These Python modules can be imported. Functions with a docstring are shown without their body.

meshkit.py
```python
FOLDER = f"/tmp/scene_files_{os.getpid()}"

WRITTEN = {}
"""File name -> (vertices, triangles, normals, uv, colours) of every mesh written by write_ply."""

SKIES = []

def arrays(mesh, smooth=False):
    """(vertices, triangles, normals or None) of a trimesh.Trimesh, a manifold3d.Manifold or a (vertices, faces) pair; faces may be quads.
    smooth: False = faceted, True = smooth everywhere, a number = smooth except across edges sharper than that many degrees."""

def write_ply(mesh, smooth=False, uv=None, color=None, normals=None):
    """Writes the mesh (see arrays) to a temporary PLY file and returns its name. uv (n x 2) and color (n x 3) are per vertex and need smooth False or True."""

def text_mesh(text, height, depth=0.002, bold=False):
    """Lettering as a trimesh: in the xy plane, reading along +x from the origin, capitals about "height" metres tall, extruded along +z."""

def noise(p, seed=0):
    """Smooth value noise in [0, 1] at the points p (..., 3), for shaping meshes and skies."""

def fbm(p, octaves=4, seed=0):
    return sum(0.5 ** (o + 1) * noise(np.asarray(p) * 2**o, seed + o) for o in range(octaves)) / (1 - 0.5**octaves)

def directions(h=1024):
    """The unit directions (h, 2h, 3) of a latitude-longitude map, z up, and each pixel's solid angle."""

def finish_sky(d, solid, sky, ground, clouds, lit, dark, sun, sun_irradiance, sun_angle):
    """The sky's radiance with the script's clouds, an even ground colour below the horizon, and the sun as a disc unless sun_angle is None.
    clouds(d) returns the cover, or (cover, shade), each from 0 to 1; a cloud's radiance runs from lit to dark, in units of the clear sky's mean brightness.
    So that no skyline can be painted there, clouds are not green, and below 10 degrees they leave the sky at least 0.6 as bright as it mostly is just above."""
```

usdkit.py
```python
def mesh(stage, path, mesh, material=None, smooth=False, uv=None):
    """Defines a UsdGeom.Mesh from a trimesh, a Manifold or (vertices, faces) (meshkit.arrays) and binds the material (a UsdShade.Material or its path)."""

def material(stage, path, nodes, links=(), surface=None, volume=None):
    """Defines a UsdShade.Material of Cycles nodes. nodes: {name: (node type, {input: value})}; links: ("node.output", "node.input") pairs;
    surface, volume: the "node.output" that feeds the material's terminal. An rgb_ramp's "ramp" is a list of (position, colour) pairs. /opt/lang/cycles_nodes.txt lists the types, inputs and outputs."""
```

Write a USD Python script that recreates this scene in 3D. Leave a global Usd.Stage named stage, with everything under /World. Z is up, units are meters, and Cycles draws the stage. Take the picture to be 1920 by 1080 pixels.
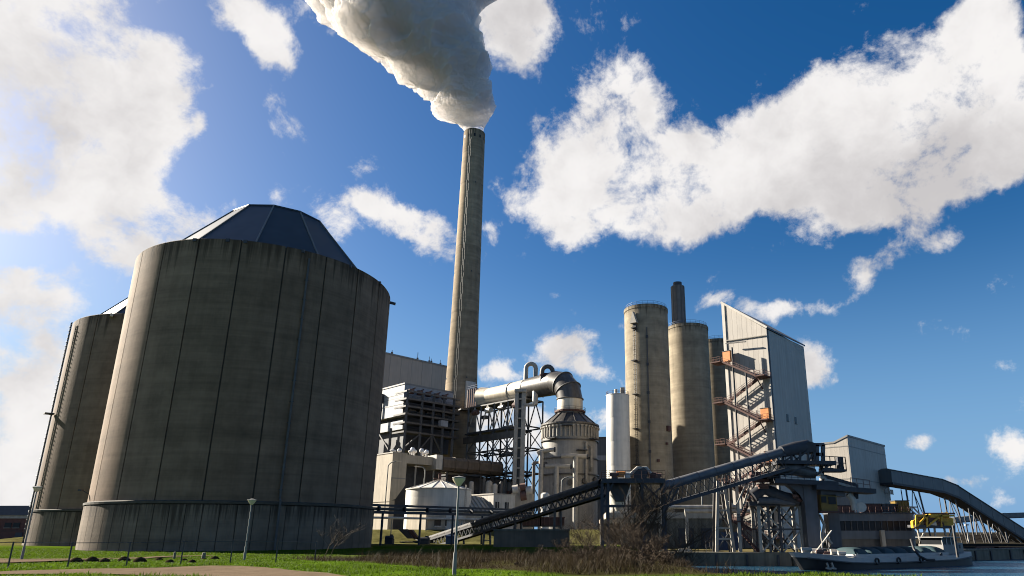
import math, random
import numpy as np, trimesh, manifold3d, meshkit, usdkit
from pxr import Gf, Sdf, Usd, UsdGeom, UsdLux, UsdShade

stage = Usd.Stage.CreateInMemory()
UsdGeom.SetStageUpAxis(stage, 'Z'); UsdGeom.SetStageMetersPerUnit(stage, 1.0)
UsdGeom.Xform.Define(stage, '/World'); UsdGeom.Scope.Define(stage, '/World/Looks')
PI = math.pi
# ------------------------------------------------------------------ camera
FPX, CX, CY, TILT, EYE = 1223.9, 1095.8, 655.0, math.radians(15.63), 2.4
cam = UsdGeom.Camera.Define(stage, '/World/camera')
cam.CreateHorizontalApertureAttr(36.0); cam.CreateVerticalApertureAttr(20.25)
cam.CreateFocalLengthAttr(FPX / 1920 * 36)
cam.CreateHorizontalApertureOffsetAttr((960 - CX) / 1920 * 36)
cam.CreateVerticalApertureOffsetAttr((CY - 540) / 1920 * 36)
cam.CreateClippingRangeAttr(Gf.Vec2f(0.1, 20000))
cam.AddTranslateOp().Set(Gf.Vec3d(0, 0, EYE)); cam.AddRotateXOp().Set(90 + math.degrees(TILT))
cam.CreateExposureAttr(2.1)
FWD = np.array([0, math.cos(TILT), math.sin(TILT)]); UPV = np.array([0, -math.sin(TILT), math.cos(TILT)])
# ------------------------------------------------------------------ sun and sky
SUN_AZ, SUN_EL = math.radians(-67), math.radians(26)
sun = UsdLux.DistantLight.Define(stage, '/World/sun')
sun.CreateNormalizeAttr(True); sun.CreateIntensityAttr(1.25); sun.CreateAngleAttr(0.5); sun.CreateColorAttr(Gf.Vec3f(1.0, 0.92, 0.79))
sun.AddRotateZOp().Set(-math.degrees(SUN_AZ)); sun.AddRotateXOp().Set(math.degrees(SUN_EL) - 90)
SKY_STRENGTH = 0.05


def ray(px, py):
    return FWD + np.array([1.0, 0, 0]) * ((px - CX) / FPX) + UPV * ((CY - py) / FPX)


def at(px, py, Y):
    d = ray(px, py)
    return d * (Y / d[1]) + [0, 0, EYE]


def proj(P):
    P = np.asarray(P, float) - [0, 0, EYE]
    return np.array([CX + FPX * P[0] / (P @ FWD), CY - FPX * (P @ UPV) / (P @ FWD)])


# the clouds are patches of noise on the dome: centre and size as (px, py, rx, ry, turn, weight) of the view direction
CLOUDS = [
    (40, 60, 170, 190, 0, 1.3), (110, 230, 150, 130, 0, 1.3), (20, 300, 130, 100, 0, 1.2), (205, 300, 80, 95, 0, 1), (170, 200, 80, 120, 0, .9), (230, 390, 50, 60, 0, .8),
    (20, 420, 60, 28, 0, .9), (330, 420, 120, 55, -8, 1.15), (250, 470, 60, 40, 0, .7), (330, 120, 45, 70, 20, .62), (280, 95, 30, 30, 0, .5), (300, 225, 60, 50, 30, .6), (375, 235, 12, 25, 0, .55),
    (450, 20, 120, 60, 15, 1), (520, 80, 55, 40, 30, .8), (615, 30, 30, 55, -30, .45), (622, 425, 32, 40, 20, .8), (950, 30, 85, 85, -15, 1.15), (985, 70, 45, 60, 0, .8),
    (738, 400, 70, 34, 8, .95), (806, 440, 48, 46, 25, .95), (688, 384, 40, 16, 0, .6), (915, 428, 22, 22, 0, .7),
    (60, 610, 120, 85, 0, 1.2), (20, 690, 90, 60, 0, 1), (90, 765, 60, 60, 0, 1), (30, 880, 110, 70, 0, 1), (20, 550, 60, 40, 0, .6), (0, 960, 260, 60, 0, .7),
    (1056, 655, 58, 46, 10, 1.15), (1105, 703, 44, 22, 10, .75), (925, 690, 32, 18, -10, .75), (965, 697, 30, 10, 0, .4), (1120, 790, 60, 30, 0, .6), (960, 830, 90, 60, 0, 1.0),
    (1160, 190, 70, 75, -20, 1.05), (1120, 270, 100, 75, 0, 1.15), (1075, 390, 105, 85, 10, 1.2), (1210, 340, 100, 75, 0, 1.1), (1260, 408, 95, 48, -8, 1.05), (1340, 330, 95, 80, -20, 1.1),
    (1440, 270, 110, 85, -15, 1.2), (1560, 240, 120, 90, -15, 1.2), (1470, 345, 95, 45, -5, .85), (1690, 250, 160, 130, -15, 1.35), (1640, 345, 140, 50, -8, 1.0), (1810, 170, 120, 130, -20, 1.3), (1850, 60, 50, 90, 15, .95),
    (1890, 270, 120, 85, 0, 1.2), (1790, 370, 100, 36, -10, .75), (1650, 482, 60, 30, -10, .7), (1615, 525, 28, 34, 0, .62), (1780, 455, 50, 20, -20, .5),
    (1400, 572, 60, 22, 10, .65), (1500, 580, 90, 20, 0, .75), (1345, 560, 45, 14, -35, .42), (1528, 680, 38, 46, 0, 1.0), (1732, 827, 29, 17, 0, .95), (1892, 832, 32, 24, 0, .9), (1880, 690, 34, 16, 0, .62),
    (1800, 902, 46, 13, 0, .8), (1035, 563, 26, 12, 0, .5), (1850, 930, 80, 14, 0, .3),
]
GREY = [(90, 190, 150, 170, 0, .6), (1740, 330, 200, 120, -10, .7), (1560, 360, 150, 70, 0, .6), (1880, 330, 130, 110, 0, .7), (980, 60, 60, 80, 0, .5), (1320, 420, 110, 50, 0, .5), (1060, 670, 60, 50, 0, .35),
        (1520, 690, 30, 50, 0, .6), (1800, 905, 60, 16, 0, .8), (60, 640, 90, 60, 0, .4), (1640, 500, 50, 40, 0, .4), (340, 440, 90, 40, 0, .2)]


def sky_material():
    n = {'tc': ('texture_coordinate', {}), 'sky': ('sky_texture', dict(sky_type='single_scattering', sun_disc=False, sun_elevation=SUN_EL, sun_rotation=SUN_AZ, altitude=0.0, air_density=1.0, aerosol_density=1.0, ozone_density=2.0))}
    links = []
    n['wn'] = ('noise_texture', dict(scale=7.0, detail=5.0, roughness=0.6)); links.append(('tc.generated', 'wn.vector'))
    n['wc'] = ('vector_math', dict(math_type='subtract', vector2=(0.5, 0.5, 0.5))); links.append(('wn.color', 'wc.vector1'))
    n['ws'] = ('vector_math', dict(math_type='scale', scale=0.055)); links.append(('wc.vector', 'ws.vector1'))
    n['wd'] = ('vector_math', dict(math_type='add')); links += [('tc.generated', 'wd.vector1'), ('ws.vector', 'wd.vector2')]

    def field(name, blobs):
        last = None
        for i, (px, py, rx, ry, turn, wt) in enumerate(blobs):
            d = ray(px, py); L = np.linalg.norm(d); d = d / L
            X = np.cross(d, [0, 0, 1]); X /= np.linalg.norm(X); Z = np.cross(X, d)
            a = math.radians(turn); A, B = X * math.cos(a) - Z * math.sin(a), X * math.sin(a) + Z * math.cos(a)
            k = FPX * L                                                 # pixels to the unit sphere
            R = np.stack([A, B, np.cross(A, B)], 1)                      # columns are the local axes
            e = _euler(R)
            n[f'{name}m{i}'] = ('mapping', dict(mapping_type='texture', location=tuple(d), rotation=e, scale=(rx / k, ry / k, 3 * max(rx, ry) / k)))
            n[f'{name}l{i}'] = ('vector_math', dict(math_type='length'))
            n[f'{name}r{i}'] = ('map_range', dict(range_type='smoothstep', from_min=1.75, from_max=0.0, to_min=0.0, to_max=wt, clamp=True))
            links.extend([('wd.vector', f'{name}m{i}.vector'), (f'{name}m{i}.vector', f'{name}l{i}.vector1'), (f'{name}l{i}.value', f'{name}r{i}.value')])
            if last is None:
                last = f'{name}r{i}.result'
            else:
                n[f'{name}a{i}'] = ('math', dict(math_type='add'))
                links.extend([(last, f'{name}a{i}.value1'), (f'{name}r{i}.result', f'{name}a{i}.value2')]); last = f'{name}a{i}.value'
        return last
    F, G = field('c', CLOUDS), field('g', GREY)
    # elsewhere on the dome the same kind of broken cloud goes on
    n['bn'] = ('noise_texture', dict(scale=2.6, detail=3.0, roughness=0.5)); links.append(('tc.generated', 'bn.vector'))
    n['bm'] = ('map_range', dict(range_type='smoothstep', from_min=0.56, from_max=0.74, to_min=0.0, to_max=1.3, clamp=True)); links.append(('bn.fac', 'bm.value'))
    n['bd'] = ('vector_math', dict(math_type='dot_product', vector2=tuple(ray(960, 540) / np.linalg.norm(ray(960, 540))))); links.append(('tc.generated', 'bd.vector1'))
    n['bw'] = ('map_range', dict(range_type='smoothstep', from_min=0.70, from_max=0.58, to_min=0.0, to_max=1.0, clamp=True)); links.append(('bd.value', 'bw.value'))
    n['bx'] = ('math', dict(math_type='multiply')); links += [('bm.result', 'bx.value1'), ('bw.result', 'bx.value2')]
    n['sum'] = ('math', dict(math_type='add')); links += [(F, 'sum.value1'), ('bx.value', 'sum.value2')]
    n['cl'] = ('math', dict(math_type='minimum', value2=1.05)); links.append(('sum.value', 'cl.value1'))
    # billows, coarse and fine
    n['n1'] = ('noise_texture', dict(scale=9.0, detail=10.0, roughness=0.66, distortion=0.25)); links.append(('tc.generated', 'n1.vector'))
    n['n1s'] = ('math', dict(math_type='multiply_add', value2=3.1, value3=-1.55)); links.append(('n1.fac', 'n1s.value1'))
    n['n3'] = ('noise_texture', dict(scale=21.0, detail=7.0, roughness=0.66)); links.append(('wd.vector', 'n3.vector'))
    n['n3s'] = ('math', dict(math_type='multiply_add', value2=1.3, value3=-0.65)); links.append(('n3.fac', 'n3s.value1'))
    n['nn'] = ('math', dict(math_type='add')); links += [('n1s.value', 'nn.value1'), ('n3s.value', 'nn.value2')]
    n['den'] = ('math', dict(math_type='add')); links += [('cl.value', 'den.value1'), ('nn.value', 'den.value2')]
    n['cov'] = ('map_range', dict(range_type='smoothstep', from_min=0.3, from_max=1.0, to_min=0.0, to_max=1.0, clamp=True)); links.append(('den.value', 'cov.value'))
    # grey undersides where the cloud is deep, and billows that catch more or less of the sun
    n['n2'] = ('noise_texture', dict(scale=8.0, detail=8.0, roughness=0.6)); links.append(('wd.vector', 'n2.vector'))
    n['n2s'] = ('math', dict(math_type='multiply_add', value2=3.6, value3=-1.8)); links.append(('n2.fac', 'n2s.value1'))
    n['ga'] = ('math', dict(math_type='add')); links += [(G, 'ga.value1'), ('n2s.value', 'ga.value2')]
    n['gm'] = ('map_range', dict(range_type='smoothstep', from_min=-0.45, from_max=1.5, to_min=0.0, to_max=1.0, clamp=True)); links.append(('ga.value', 'gm.value'))
    n['cc'] = ('mix', dict(mix_type='mix', color1=CLOUD_LIT, color2=CLOUD_DARK)); links.append(('gm.result', 'cc.fac'))
    n['hs'] = ('hsv', dict(hue=0.506, saturation=SKY_SAT, value=SKY_GAIN, fac=1.0)); links.append(('sky.color', 'hs.color'))
    n['tz'] = ('separate_xyz', {}); links.append(('tc.generated', 'tz.vector'))
    n['hz'] = ('map_range', dict(range_type='smoothstep', from_min=0.42, from_max=-0.02, to_min=0.0, to_max=0.92, clamp=True)); links.append(('tz.z', 'hz.value'))
    n['hm'] = ('mix', dict(mix_type='mix', color2=SKY_LOW)); links += [('hz.result', 'hm.fac'), ('hs.color', 'hm.color1')]
    n['mx'] = ('mix', dict(mix_type='mix')); links += [('cov.result', 'mx.fac'), ('hm.color', 'mx.color1'), ('cc.color', 'mx.color2')]
    n['bg'] = ('background_shader', dict(strength=SKY_STRENGTH)); links.append(('mx.color', 'bg.color'))
    return usdkit.material(stage, '/World/Looks/sky', n, links, surface='bg.background')


def _euler(R):
    # Cycles turns a vector about x, then y, then z: R = Rz Ry Rx
    return (math.atan2(R[2, 1], R[2, 2]), -math.asin(max(-1, min(1, R[2, 0]))), math.atan2(R[1, 0], R[0, 0]))


CLOUD_LIT, CLOUD_DARK, SKY_SAT, SKY_GAIN, SKY_LOW = (4.35, 4.25, 4.2), (2.8, 2.7, 2.72), 1.45, 0.56, (.95, 1.95, 3.4)
dome = UsdLux.DomeLight.Define(stage, '/World/sky'); dome.CreateIntensityAttr(1.0)
dome.GetPrim().SetCustomDataByKey('kind', 'structure')
UsdShade.MaterialBindingAPI.Apply(dome.GetPrim()).Bind(sky_material())

# ------------------------------------------------------------------ helpers
used = {}


def numbered(parent, name):
    k = used.get((parent, name), 0); used[(parent, name)] = k + 1
    return f'{parent}/{name}' + (f'_{k:03d}' if k else '')


class Thing:
    def __init__(s, path, o): s.path, s.o = path, np.array(o, float)


def tag(prim, label=None, cat=None, group=None, kind=None):
    for k, v in (('label', label), ('category', cat), ('group', group), ('kind', kind)):
        if v: prim.SetCustomDataByKey(k, v)


def thing(name, label, cat, loc, group=None, rotz=0):
    p = numbered('/World', name); x = UsdGeom.Xform.Define(stage, p)
    x.AddTranslateOp().Set(Gf.Vec3d(*map(float, loc)))
    x.AddRotateZOp().Set(float(math.degrees(rotz)))
    tag(x.GetPrim(), label, cat, group)
    return Thing(p, loc)


def dup(src, name, label, cat, loc, rotz=0, group=None, scale=None):
    p = numbered('/World', name); x = UsdGeom.Xform.Define(stage, p)
    x.GetPrim().GetReferences().AddInternalReference(src.path)
    x.ClearXformOpOrder()
    x.AddTranslateOp(opSuffix='place').Set(Gf.Vec3d(*map(float, loc))); x.AddRotateZOp(opSuffix='turn').Set(float(math.degrees(rotz)))
    if scale: x.AddScaleOp(opSuffix='size').Set(Gf.Vec3f(*scale))
    x.GetPrim().SetInstanceable(True)
    tag(x.GetPrim(), label, cat, group)
    return Thing(p, loc)


def part(parent, name, mb, mat, label=None, smooth=False):
    p = numbered(parent.path, name)
    v, f = mb.arrays() if isinstance(mb, MB) else mb
    m = usdkit.mesh(stage, p, (v - parent.o, f), M[mat], smooth=smooth)
    if label: m.GetPrim().SetCustomDataByKey('label', label)
    return Thing(p, parent.o)


def single(name, label, cat, mb, mat, group=None, kind=None, smooth=False):
    p = numbered('/World', name); v, f = mb.arrays() if isinstance(mb, MB) else mb
    m = usdkit.mesh(stage, p, (v, f), M[mat], smooth=smooth)
    tag(m.GetPrim(), label, cat, group, kind)
    return m


BOXF = np.array([[0, 2, 3, 1], [4, 5, 7, 6], [0, 1, 5, 4], [2, 6, 7, 3], [0, 4, 6, 2], [1, 3, 7, 5]])
BOXV = np.array([[x, y, z] for z in (-.5, .5) for y in (-.5, .5) for x in (-.5, .5)])


class MB:
    """collects shapes into one mesh"""
    def __init__(s): s.V, s.F, s.n = [], [], 0

    def raw(s, v, f):
        v = np.asarray(v, float); f = np.asarray(f, int)
        if f.shape[1] == 4: f = np.vstack([f[:, [0, 1, 2]], f[:, [0, 2, 3]]])
        s.V.append(v); s.F.append(f + s.n); s.n += len(v); return s

    def arrays(s): return np.vstack(s.V), np.vstack(s.F)

    def box(s, c, size, yaw=0.0):
        v = BOXV * np.asarray(size, float); a, b = math.cos(yaw), math.sin(yaw)
        v = np.stack([v[:, 0] * a - v[:, 1] * b, v[:, 0] * b + v[:, 1] * a, v[:, 2]], 1)
        return s.raw(v + np.asarray(c, float), BOXF)

    def span(s, o, ex, ey, x0, x1, y0, y1, z0, z1):
        """a box in a frame: origin o (its z counts), horizontal axes ex and ey"""
        v = [np.array(o) + np.array([*ex, 0]) * x + np.array([*ey, 0]) * y + [0, 0, z] for z in (z0, z1) for y in (y0, y1) for x in (x0, x1)]
        f = BOXF if ex[0] * ey[1] - ex[1] * ey[0] > 0 else BOXF[:, ::-1]
        return s.raw(v, f)

    def beam(s, p, q, w, h=None):
        p, q = np.asarray(p, float), np.asarray(q, float); d = q - p; L = np.linalg.norm(d)
        if L < 1e-6: return s
        d /= L; h = h or w
        side = np.cross(d, [0, 0, 1.0]); side = side / np.linalg.norm(side) if np.linalg.norm(side) > 1e-3 else np.array([1.0, 0, 0])
        up = np.cross(side, d)
        v = (p + q) / 2 + BOXV[:, [0]] * w * side + BOXV[:, [1]] * L * d + BOXV[:, [2]] * h * up
        return s.raw(v, BOXF)

    def tube(s, pts, r, n=10, caps=True):
        P = np.asarray(pts, float); k = len(P); r = np.broadcast_to(r, k)
        T = np.gradient(P, axis=0); T /= np.maximum(np.linalg.norm(T, axis=1, keepdims=True), 1e-9)
        a = np.cross(T[0], [0, 0, 1.0]); a = a if np.linalg.norm(a) > .05 else np.cross(T[0], [0, 1.0, 0]); V = []
        for i in range(k):
            a = a - T[i] * (a @ T[i]); a /= np.linalg.norm(a); b = np.cross(T[i], a)
            t = np.arange(n) / n * 2 * PI
            V.append(P[i] + r[i] * (np.cos(t)[:, None] * a + np.sin(t)[:, None] * b))
        V = np.vstack(V); F = []
        for i in range(k - 1):
            for j in range(n):
                j2 = (j + 1) % n; F.append([i * n + j, i * n + j2, (i + 1) * n + j2, (i + 1) * n + j])
        s.raw(V, F)
        if caps:
            for i, sg in ((0, 1), (k - 1, -1)):
                ring = V[i * n:(i + 1) * n]; s.raw(np.vstack([ring, P[i]]), [[j, n, (j + 1) % n][::-sg] for j in range(n)])
        return s

    def lathe(s, prof, c, n=48, a0=0.0, a1=2 * PI):
        """prof: (r, z) pairs, outside seen when going up"""
        full = abs(a1 - a0 - 2 * PI) < 1e-6; m = n if full else n + 1
        t = a0 + (a1 - a0) * np.arange(m) / n; V = []
        for r, z in prof: V.append(np.stack([c[0] + r * np.cos(t), c[1] + r * np.sin(t), np.full(m, z + (c[2] if len(c) > 2 else 0))], 1))
        F = [[i * m + j, i * m + (j + 1) % m, (i + 1) * m + (j + 1) % m, (i + 1) * m + j] for i in range(len(prof) - 1) for j in range(n)]
        return s.raw(np.vstack(V), F)

    def prism(s, poly, off):
        """a planar polygon (convex, 3D) pushed along off"""
        P = np.asarray(poly, float); k = len(P); off = np.asarray(off, float)
        nrm = sum(np.cross(P[i] - P[0], P[i + 1] - P[0]) for i in range(1, k - 1))
        if nrm @ off > 0: P = P[::-1]
        V = np.vstack([P, P + off]); F = [[0, i, i + 1] for i in range(1, k - 1)] + [[k, k + i + 1, k + i] for i in range(1, k - 1)]
        for i in range(k):
            j = (i + 1) % k; F += [[i, k + i, k + j], [i, k + j, j]]
        return s.raw(V, F)


E1 = np.array([math.cos(math.radians(48)), math.sin(math.radians(48))])       # the plant's grid: to the right and away
E2 = np.array([-E1[1], E1[0]])                                               # to the left and away


def v3(xy, z): return np.array([xy[0], xy[1], z])


def reach(P, d, px):
    """how far to go from P along the horizontal direction d to come level with column px"""
    a, b = 0.0, 1.0
    f = lambda t: proj(P + np.array([d[0], d[1], 0]) * t)[0] - px
    for _ in range(40):
        fa, fb = f(a), f(b)
        if abs(fb - fa) < 1e-12: break
        a, b = b, b - fb * (b - a) / (fb - fa)
    return b


def zat(X, Y, py):
    """height of row py above the ground point (X, Y)"""
    m = (CY - py) / FPX                                  # (P.UPV)/(P.FWD) = m
    c, sn = math.cos(TILT), math.sin(TILT)
    return EYE + Y * (m * c + sn) / (c - m * sn)


# ------------------------------------------------------------------ materials
M = {}


ALB = 0.74


def mat(name, col, rough=0.8, var=0.25, scale=0.6, metal=0.0, streak=0.0, bump=0.0, bscale=6.0, spec=0.4, dirt=None, vary=0.0, lines=None):
    """base colour broken up by noise; streak: vertical run-off marks; dirt: (colour, threshold)"""
    col = np.array(col, float) * ALB
    n = {'g': ('geometry', {}), 'm': ('mapping', dict(mapping_type='point', scale=(1, 1, 1))), 'n': ('noise_texture', dict(scale=scale, detail=6.0, roughness=0.6)),
         'r': ('rgb_ramp', {'ramp': [(0.25, tuple(col * (1 - var))), (0.5, tuple(col)), (0.75, tuple(np.minimum(col * (1 + var), .9)))]}),
         'p': ('principled_bsdf', dict(roughness=rough, metallic=metal, specular_ior_level=spec))}
    L = [('g.position', 'm.vector'), ('m.vector', 'n.vector'), ('n.fac', 'r.fac')]
    out = 'r.color'
    if streak:
        n['sm'] = ('mapping', dict(mapping_type='point', scale=(1, 1, 0.045)))
        n['sn'] = ('noise_texture', dict(scale=1.1, detail=5.0, roughness=0.65))
        n['sr'] = ('map_range', dict(from_min=0.36, from_max=0.66, to_min=1 - streak, to_max=1 + streak * .45, clamp=True))
        n['sx'] = ('mix', dict(mix_type='multiply', fac=1.0))
        L += [('g.position', 'sm.vector'), ('sm.vector', 'sn.vector'), ('sn.fac', 'sr.value'), (out, 'sx.color1'), ('sr.result', 'sx.color2')]; out = 'sx.color'
    if vary:
        n['oi'] = ('object_info', {}); n['om'] = ('map_range', dict(from_min=0, from_max=1, to_min=1 - vary, to_max=1 + vary)); n['ox'] = ('mix', dict(mix_type='multiply', fac=1.0))
        L += [('oi.random', 'om.value'), (out, 'ox.color1'), ('om.result', 'ox.color2')]; out = 'ox.color'
    if lines:   # (z spacing, depth): day joints of the slip form
        n['ls'] = ('separate_xyz', {}); n['lw'] = ('math', dict(math_type='multiply', value2=1.0 / lines[0])); n['lc'] = ('combine_xyz', {}); n['ln'] = ('noise_texture', dict(scale=1.0, detail=3.0, roughness=0.7))
        n['lm'] = ('map_range', dict(from_min=0.35, from_max=0.65, to_min=1 - lines[1], to_max=1 + lines[1], clamp=True)); n['lx'] = ('mix', dict(mix_type='multiply', fac=1.0))
        n['lh'] = ('math', dict(math_type='multiply', value2=0.03))
        L += [('g.position', 'ls.vector'), ('ls.z', 'lw.value1'), ('lw.value', 'lc.z'), ('ls.x', 'lh.value1'), ('lh.value', 'lc.x'), ('lc.vector', 'ln.vector'), ('ln.fac', 'lm.value'), (out, 'lx.color1'), ('lm.result', 'lx.color2')]; out = 'lx.color'
    if dirt:
        n['dn'] = ('noise_texture', dict(scale=scale * 2.3, detail=7.0, roughness=0.7)); n['dr'] = ('map_range', dict(from_min=dirt[1], from_max=dirt[1] + .12, to_min=0, to_max=1, clamp=True))
        n['dx'] = ('mix', dict(mix_type='mix', color2=tuple(dirt[0])))
        L += [('g.position', 'dn.vector'), ('dn.fac', 'dr.value'), ('dr.result', 'dx.fac'), (out, 'dx.color1')]; out = 'dx.color'
    L.append((out, 'p.base_color'))
    if bump:
        n['bn'] = ('noise_texture', dict(scale=bscale, detail=5.0, roughness=0.6)); n['b'] = ('bump', dict(strength=0.6, distance=bump))
        L += [('g.position', 'bn.vector'), ('bn.fac', 'b.height'), ('b.normal', 'p.normal')]
    M[name] = usdkit.material(stage, '/World/Looks/' + name, n, L, surface='p.BSDF')


def topdirt(name, col, ztop, depth, **kw):
    """concrete whose rim carries dark run-off that hangs down in tongues of uneven length"""
    col = np.array(col, float) * ALB
    n = {'g': ('geometry', {}), 'n': ('noise_texture', dict(scale=0.35, detail=7.0, roughness=0.65)),
         'r': ('rgb_ramp', {'ramp': [(0.28, tuple(col * .74)), (0.5, tuple(col)), (0.72, tuple(col * 1.22))]}),
         'p': ('principled_bsdf', dict(roughness=0.9, specular_ior_level=0.12)),
         'oi': ('object_info', {}), 'om': ('map_range', dict(from_min=0, from_max=1, to_min=.88, to_max=1.1)), 'vx': ('mix', dict(mix_type='multiply', fac=1.0)),
         'sx': ('separate_xyz', {}), 'sm': ('mapping', dict(mapping_type='point', scale=(1, 1, 0.03))), 'sn': ('noise_texture', dict(scale=0.75, detail=5.0, roughness=0.7)),
         'sr': ('map_range', dict(from_min=0.35, from_max=0.68, to_min=0.88, to_max=1.07, clamp=True)), 'sm2': ('mix', dict(mix_type='multiply', fac=1.0)),
         'lc': ('combine_xyz', {}), 'lw': ('math', dict(math_type='multiply', value2=0.55)), 'lh': ('math', dict(math_type='multiply', value2=0.02)), 'ln': ('noise_texture', dict(scale=1.0, detail=4.0, roughness=0.75)),
         'lm': ('map_range', dict(from_min=0.33, from_max=0.67, to_min=0.8, to_max=1.15, clamp=True)), 'lx': ('mix', dict(mix_type='multiply', fac=1.0)),
         'dm': ('mapping', dict(mapping_type='point', scale=(1, 1, 0.01))), 'dn': ('noise_texture', dict(scale=kw.get('dscale', 1.0), detail=4.0, roughness=0.7)),
         'dp': ('map_range', dict(from_min=0.42, from_max=0.72, to_min=0.0, to_max=depth, clamp=True)),
         'dz': ('math', dict(math_type='subtract', value1=ztop)), 'dd': ('math', dict(math_type='subtract')), 'df': ('map_range', dict(from_min=-0.4 * depth * .3, from_max=depth * .35, to_min=0.0, to_max=0.85, clamp=True)),
         'dx': ('mix', dict(mix_type='mix', color2=tuple(col * 0.28)))}
    L = [('g.position', 'n.vector'), ('n.fac', 'r.fac'), ('g.position', 'sm.vector'), ('sm.vector', 'sn.vector'), ('sn.fac', 'sr.value'), ('r.color', 'sm2.color1'), ('sr.result', 'sm2.color2'),
         ('g.position', 'sx.vector'), ('sx.z', 'lw.value1'), ('lw.value', 'lc.z'), ('sx.x', 'lh.value1'), ('lh.value', 'lc.x'), ('lc.vector', 'ln.vector'), ('ln.fac', 'lm.value'), ('sm2.color', 'lx.color1'), ('lm.result', 'lx.color2'),
         ('g.position', 'dm.vector'), ('dm.vector', 'dn.vector'), ('dn.fac', 'dp.value'), ('sx.z', 'dz.value2'), ('dp.result', 'dd.value1'), ('dz.value', 'dd.value2'), ('dd.value', 'df.value'), ('df.result', 'dx.fac'), ('lx.color', 'vx.color1'), ('oi.random', 'om.value'), ('om.result', 'vx.color2'), ('vx.color', 'dx.color1'), ('dx.color', 'p.base_color')]
    n['bn'] = ('noise_texture', dict(scale=3.0, detail=6.0, roughness=0.7)); n['b'] = ('bump', dict(strength=0.5, distance=0.06)); L += [('g.position', 'bn.vector'), ('bn.fac', 'b.height'), ('b.normal', 'p.normal')]
    M[name] = usdkit.material(stage, '/World/Looks/' + name, n, L, surface='p.BSDF')


CONC = (0.235, 0.2, 0.148)
topdirt('silo_concrete', (0.215, 0.148, 0.099), 43.9, 7.0)
topdirt('silo_base_concrete', (0.2, 0.153, 0.112), 6.1, 4.5, dscale=1.6)
topdirt('chimney_concrete', (0.285, 0.222, 0.15), 177, 5.0)
topdirt('tower_concrete', (0.275, 0.232, 0.168), 69.6, 5.0, dscale=1.3)
mat('joint', (0.075, 0.064, 0.05), .95, .3, 1.0)
mat('roof_slate', (0.05, 0.054, 0.06), .45, .2, .4, metal=.6, spec=.5)
mat('roof_seam', (0.16, 0.15, 0.14), .6, .2, .6)
mat('dark_steel', (0.035, 0.036, 0.042), .6, .35, 1.2, spec=.4)
mat('grey_steel', (0.075, 0.07, 0.066), .6, .3, 1.2, dirt=((.07, .045, .03), .6))
mat('pale_steel', (0.34, 0.31, 0.265), .6, .25, .9, dirt=((.12, .075, .045), .62))
mat('light_paint', (0.52, 0.48, 0.42), .6, .15, .7, streak=.2)
mat('white_paint', (0.62, 0.59, 0.53), .55, .1, .6, streak=.16)
mat('white_clad', (0.33, 0.335, 0.35), .6, .1, .5, streak=.15)
mat('grey_clad', (0.235, 0.225, 0.21), .6, .1, .3, streak=.1)
mat('tan_clad', (0.4, 0.335, 0.275), .7, .08, .25, streak=.08)
mat('tower_clad', (0.43, 0.39, 0.34), .65, .08, .3, streak=.12, vary=.03)
mat('beige_wall', (0.43, 0.37, 0.285), .8, .12, .5, streak=.2)
mat('rust_red', (0.085, 0.038, 0.03), .8, .35, 1.3, dirt=((.06, .03, .025), .6))
mat('pale_red', (0.14, 0.07, 0.052), .8, .3, 1.0)
mat('orange_paint', (0.62, 0.22, 0.05), .6, .2, 1.2)
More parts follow.
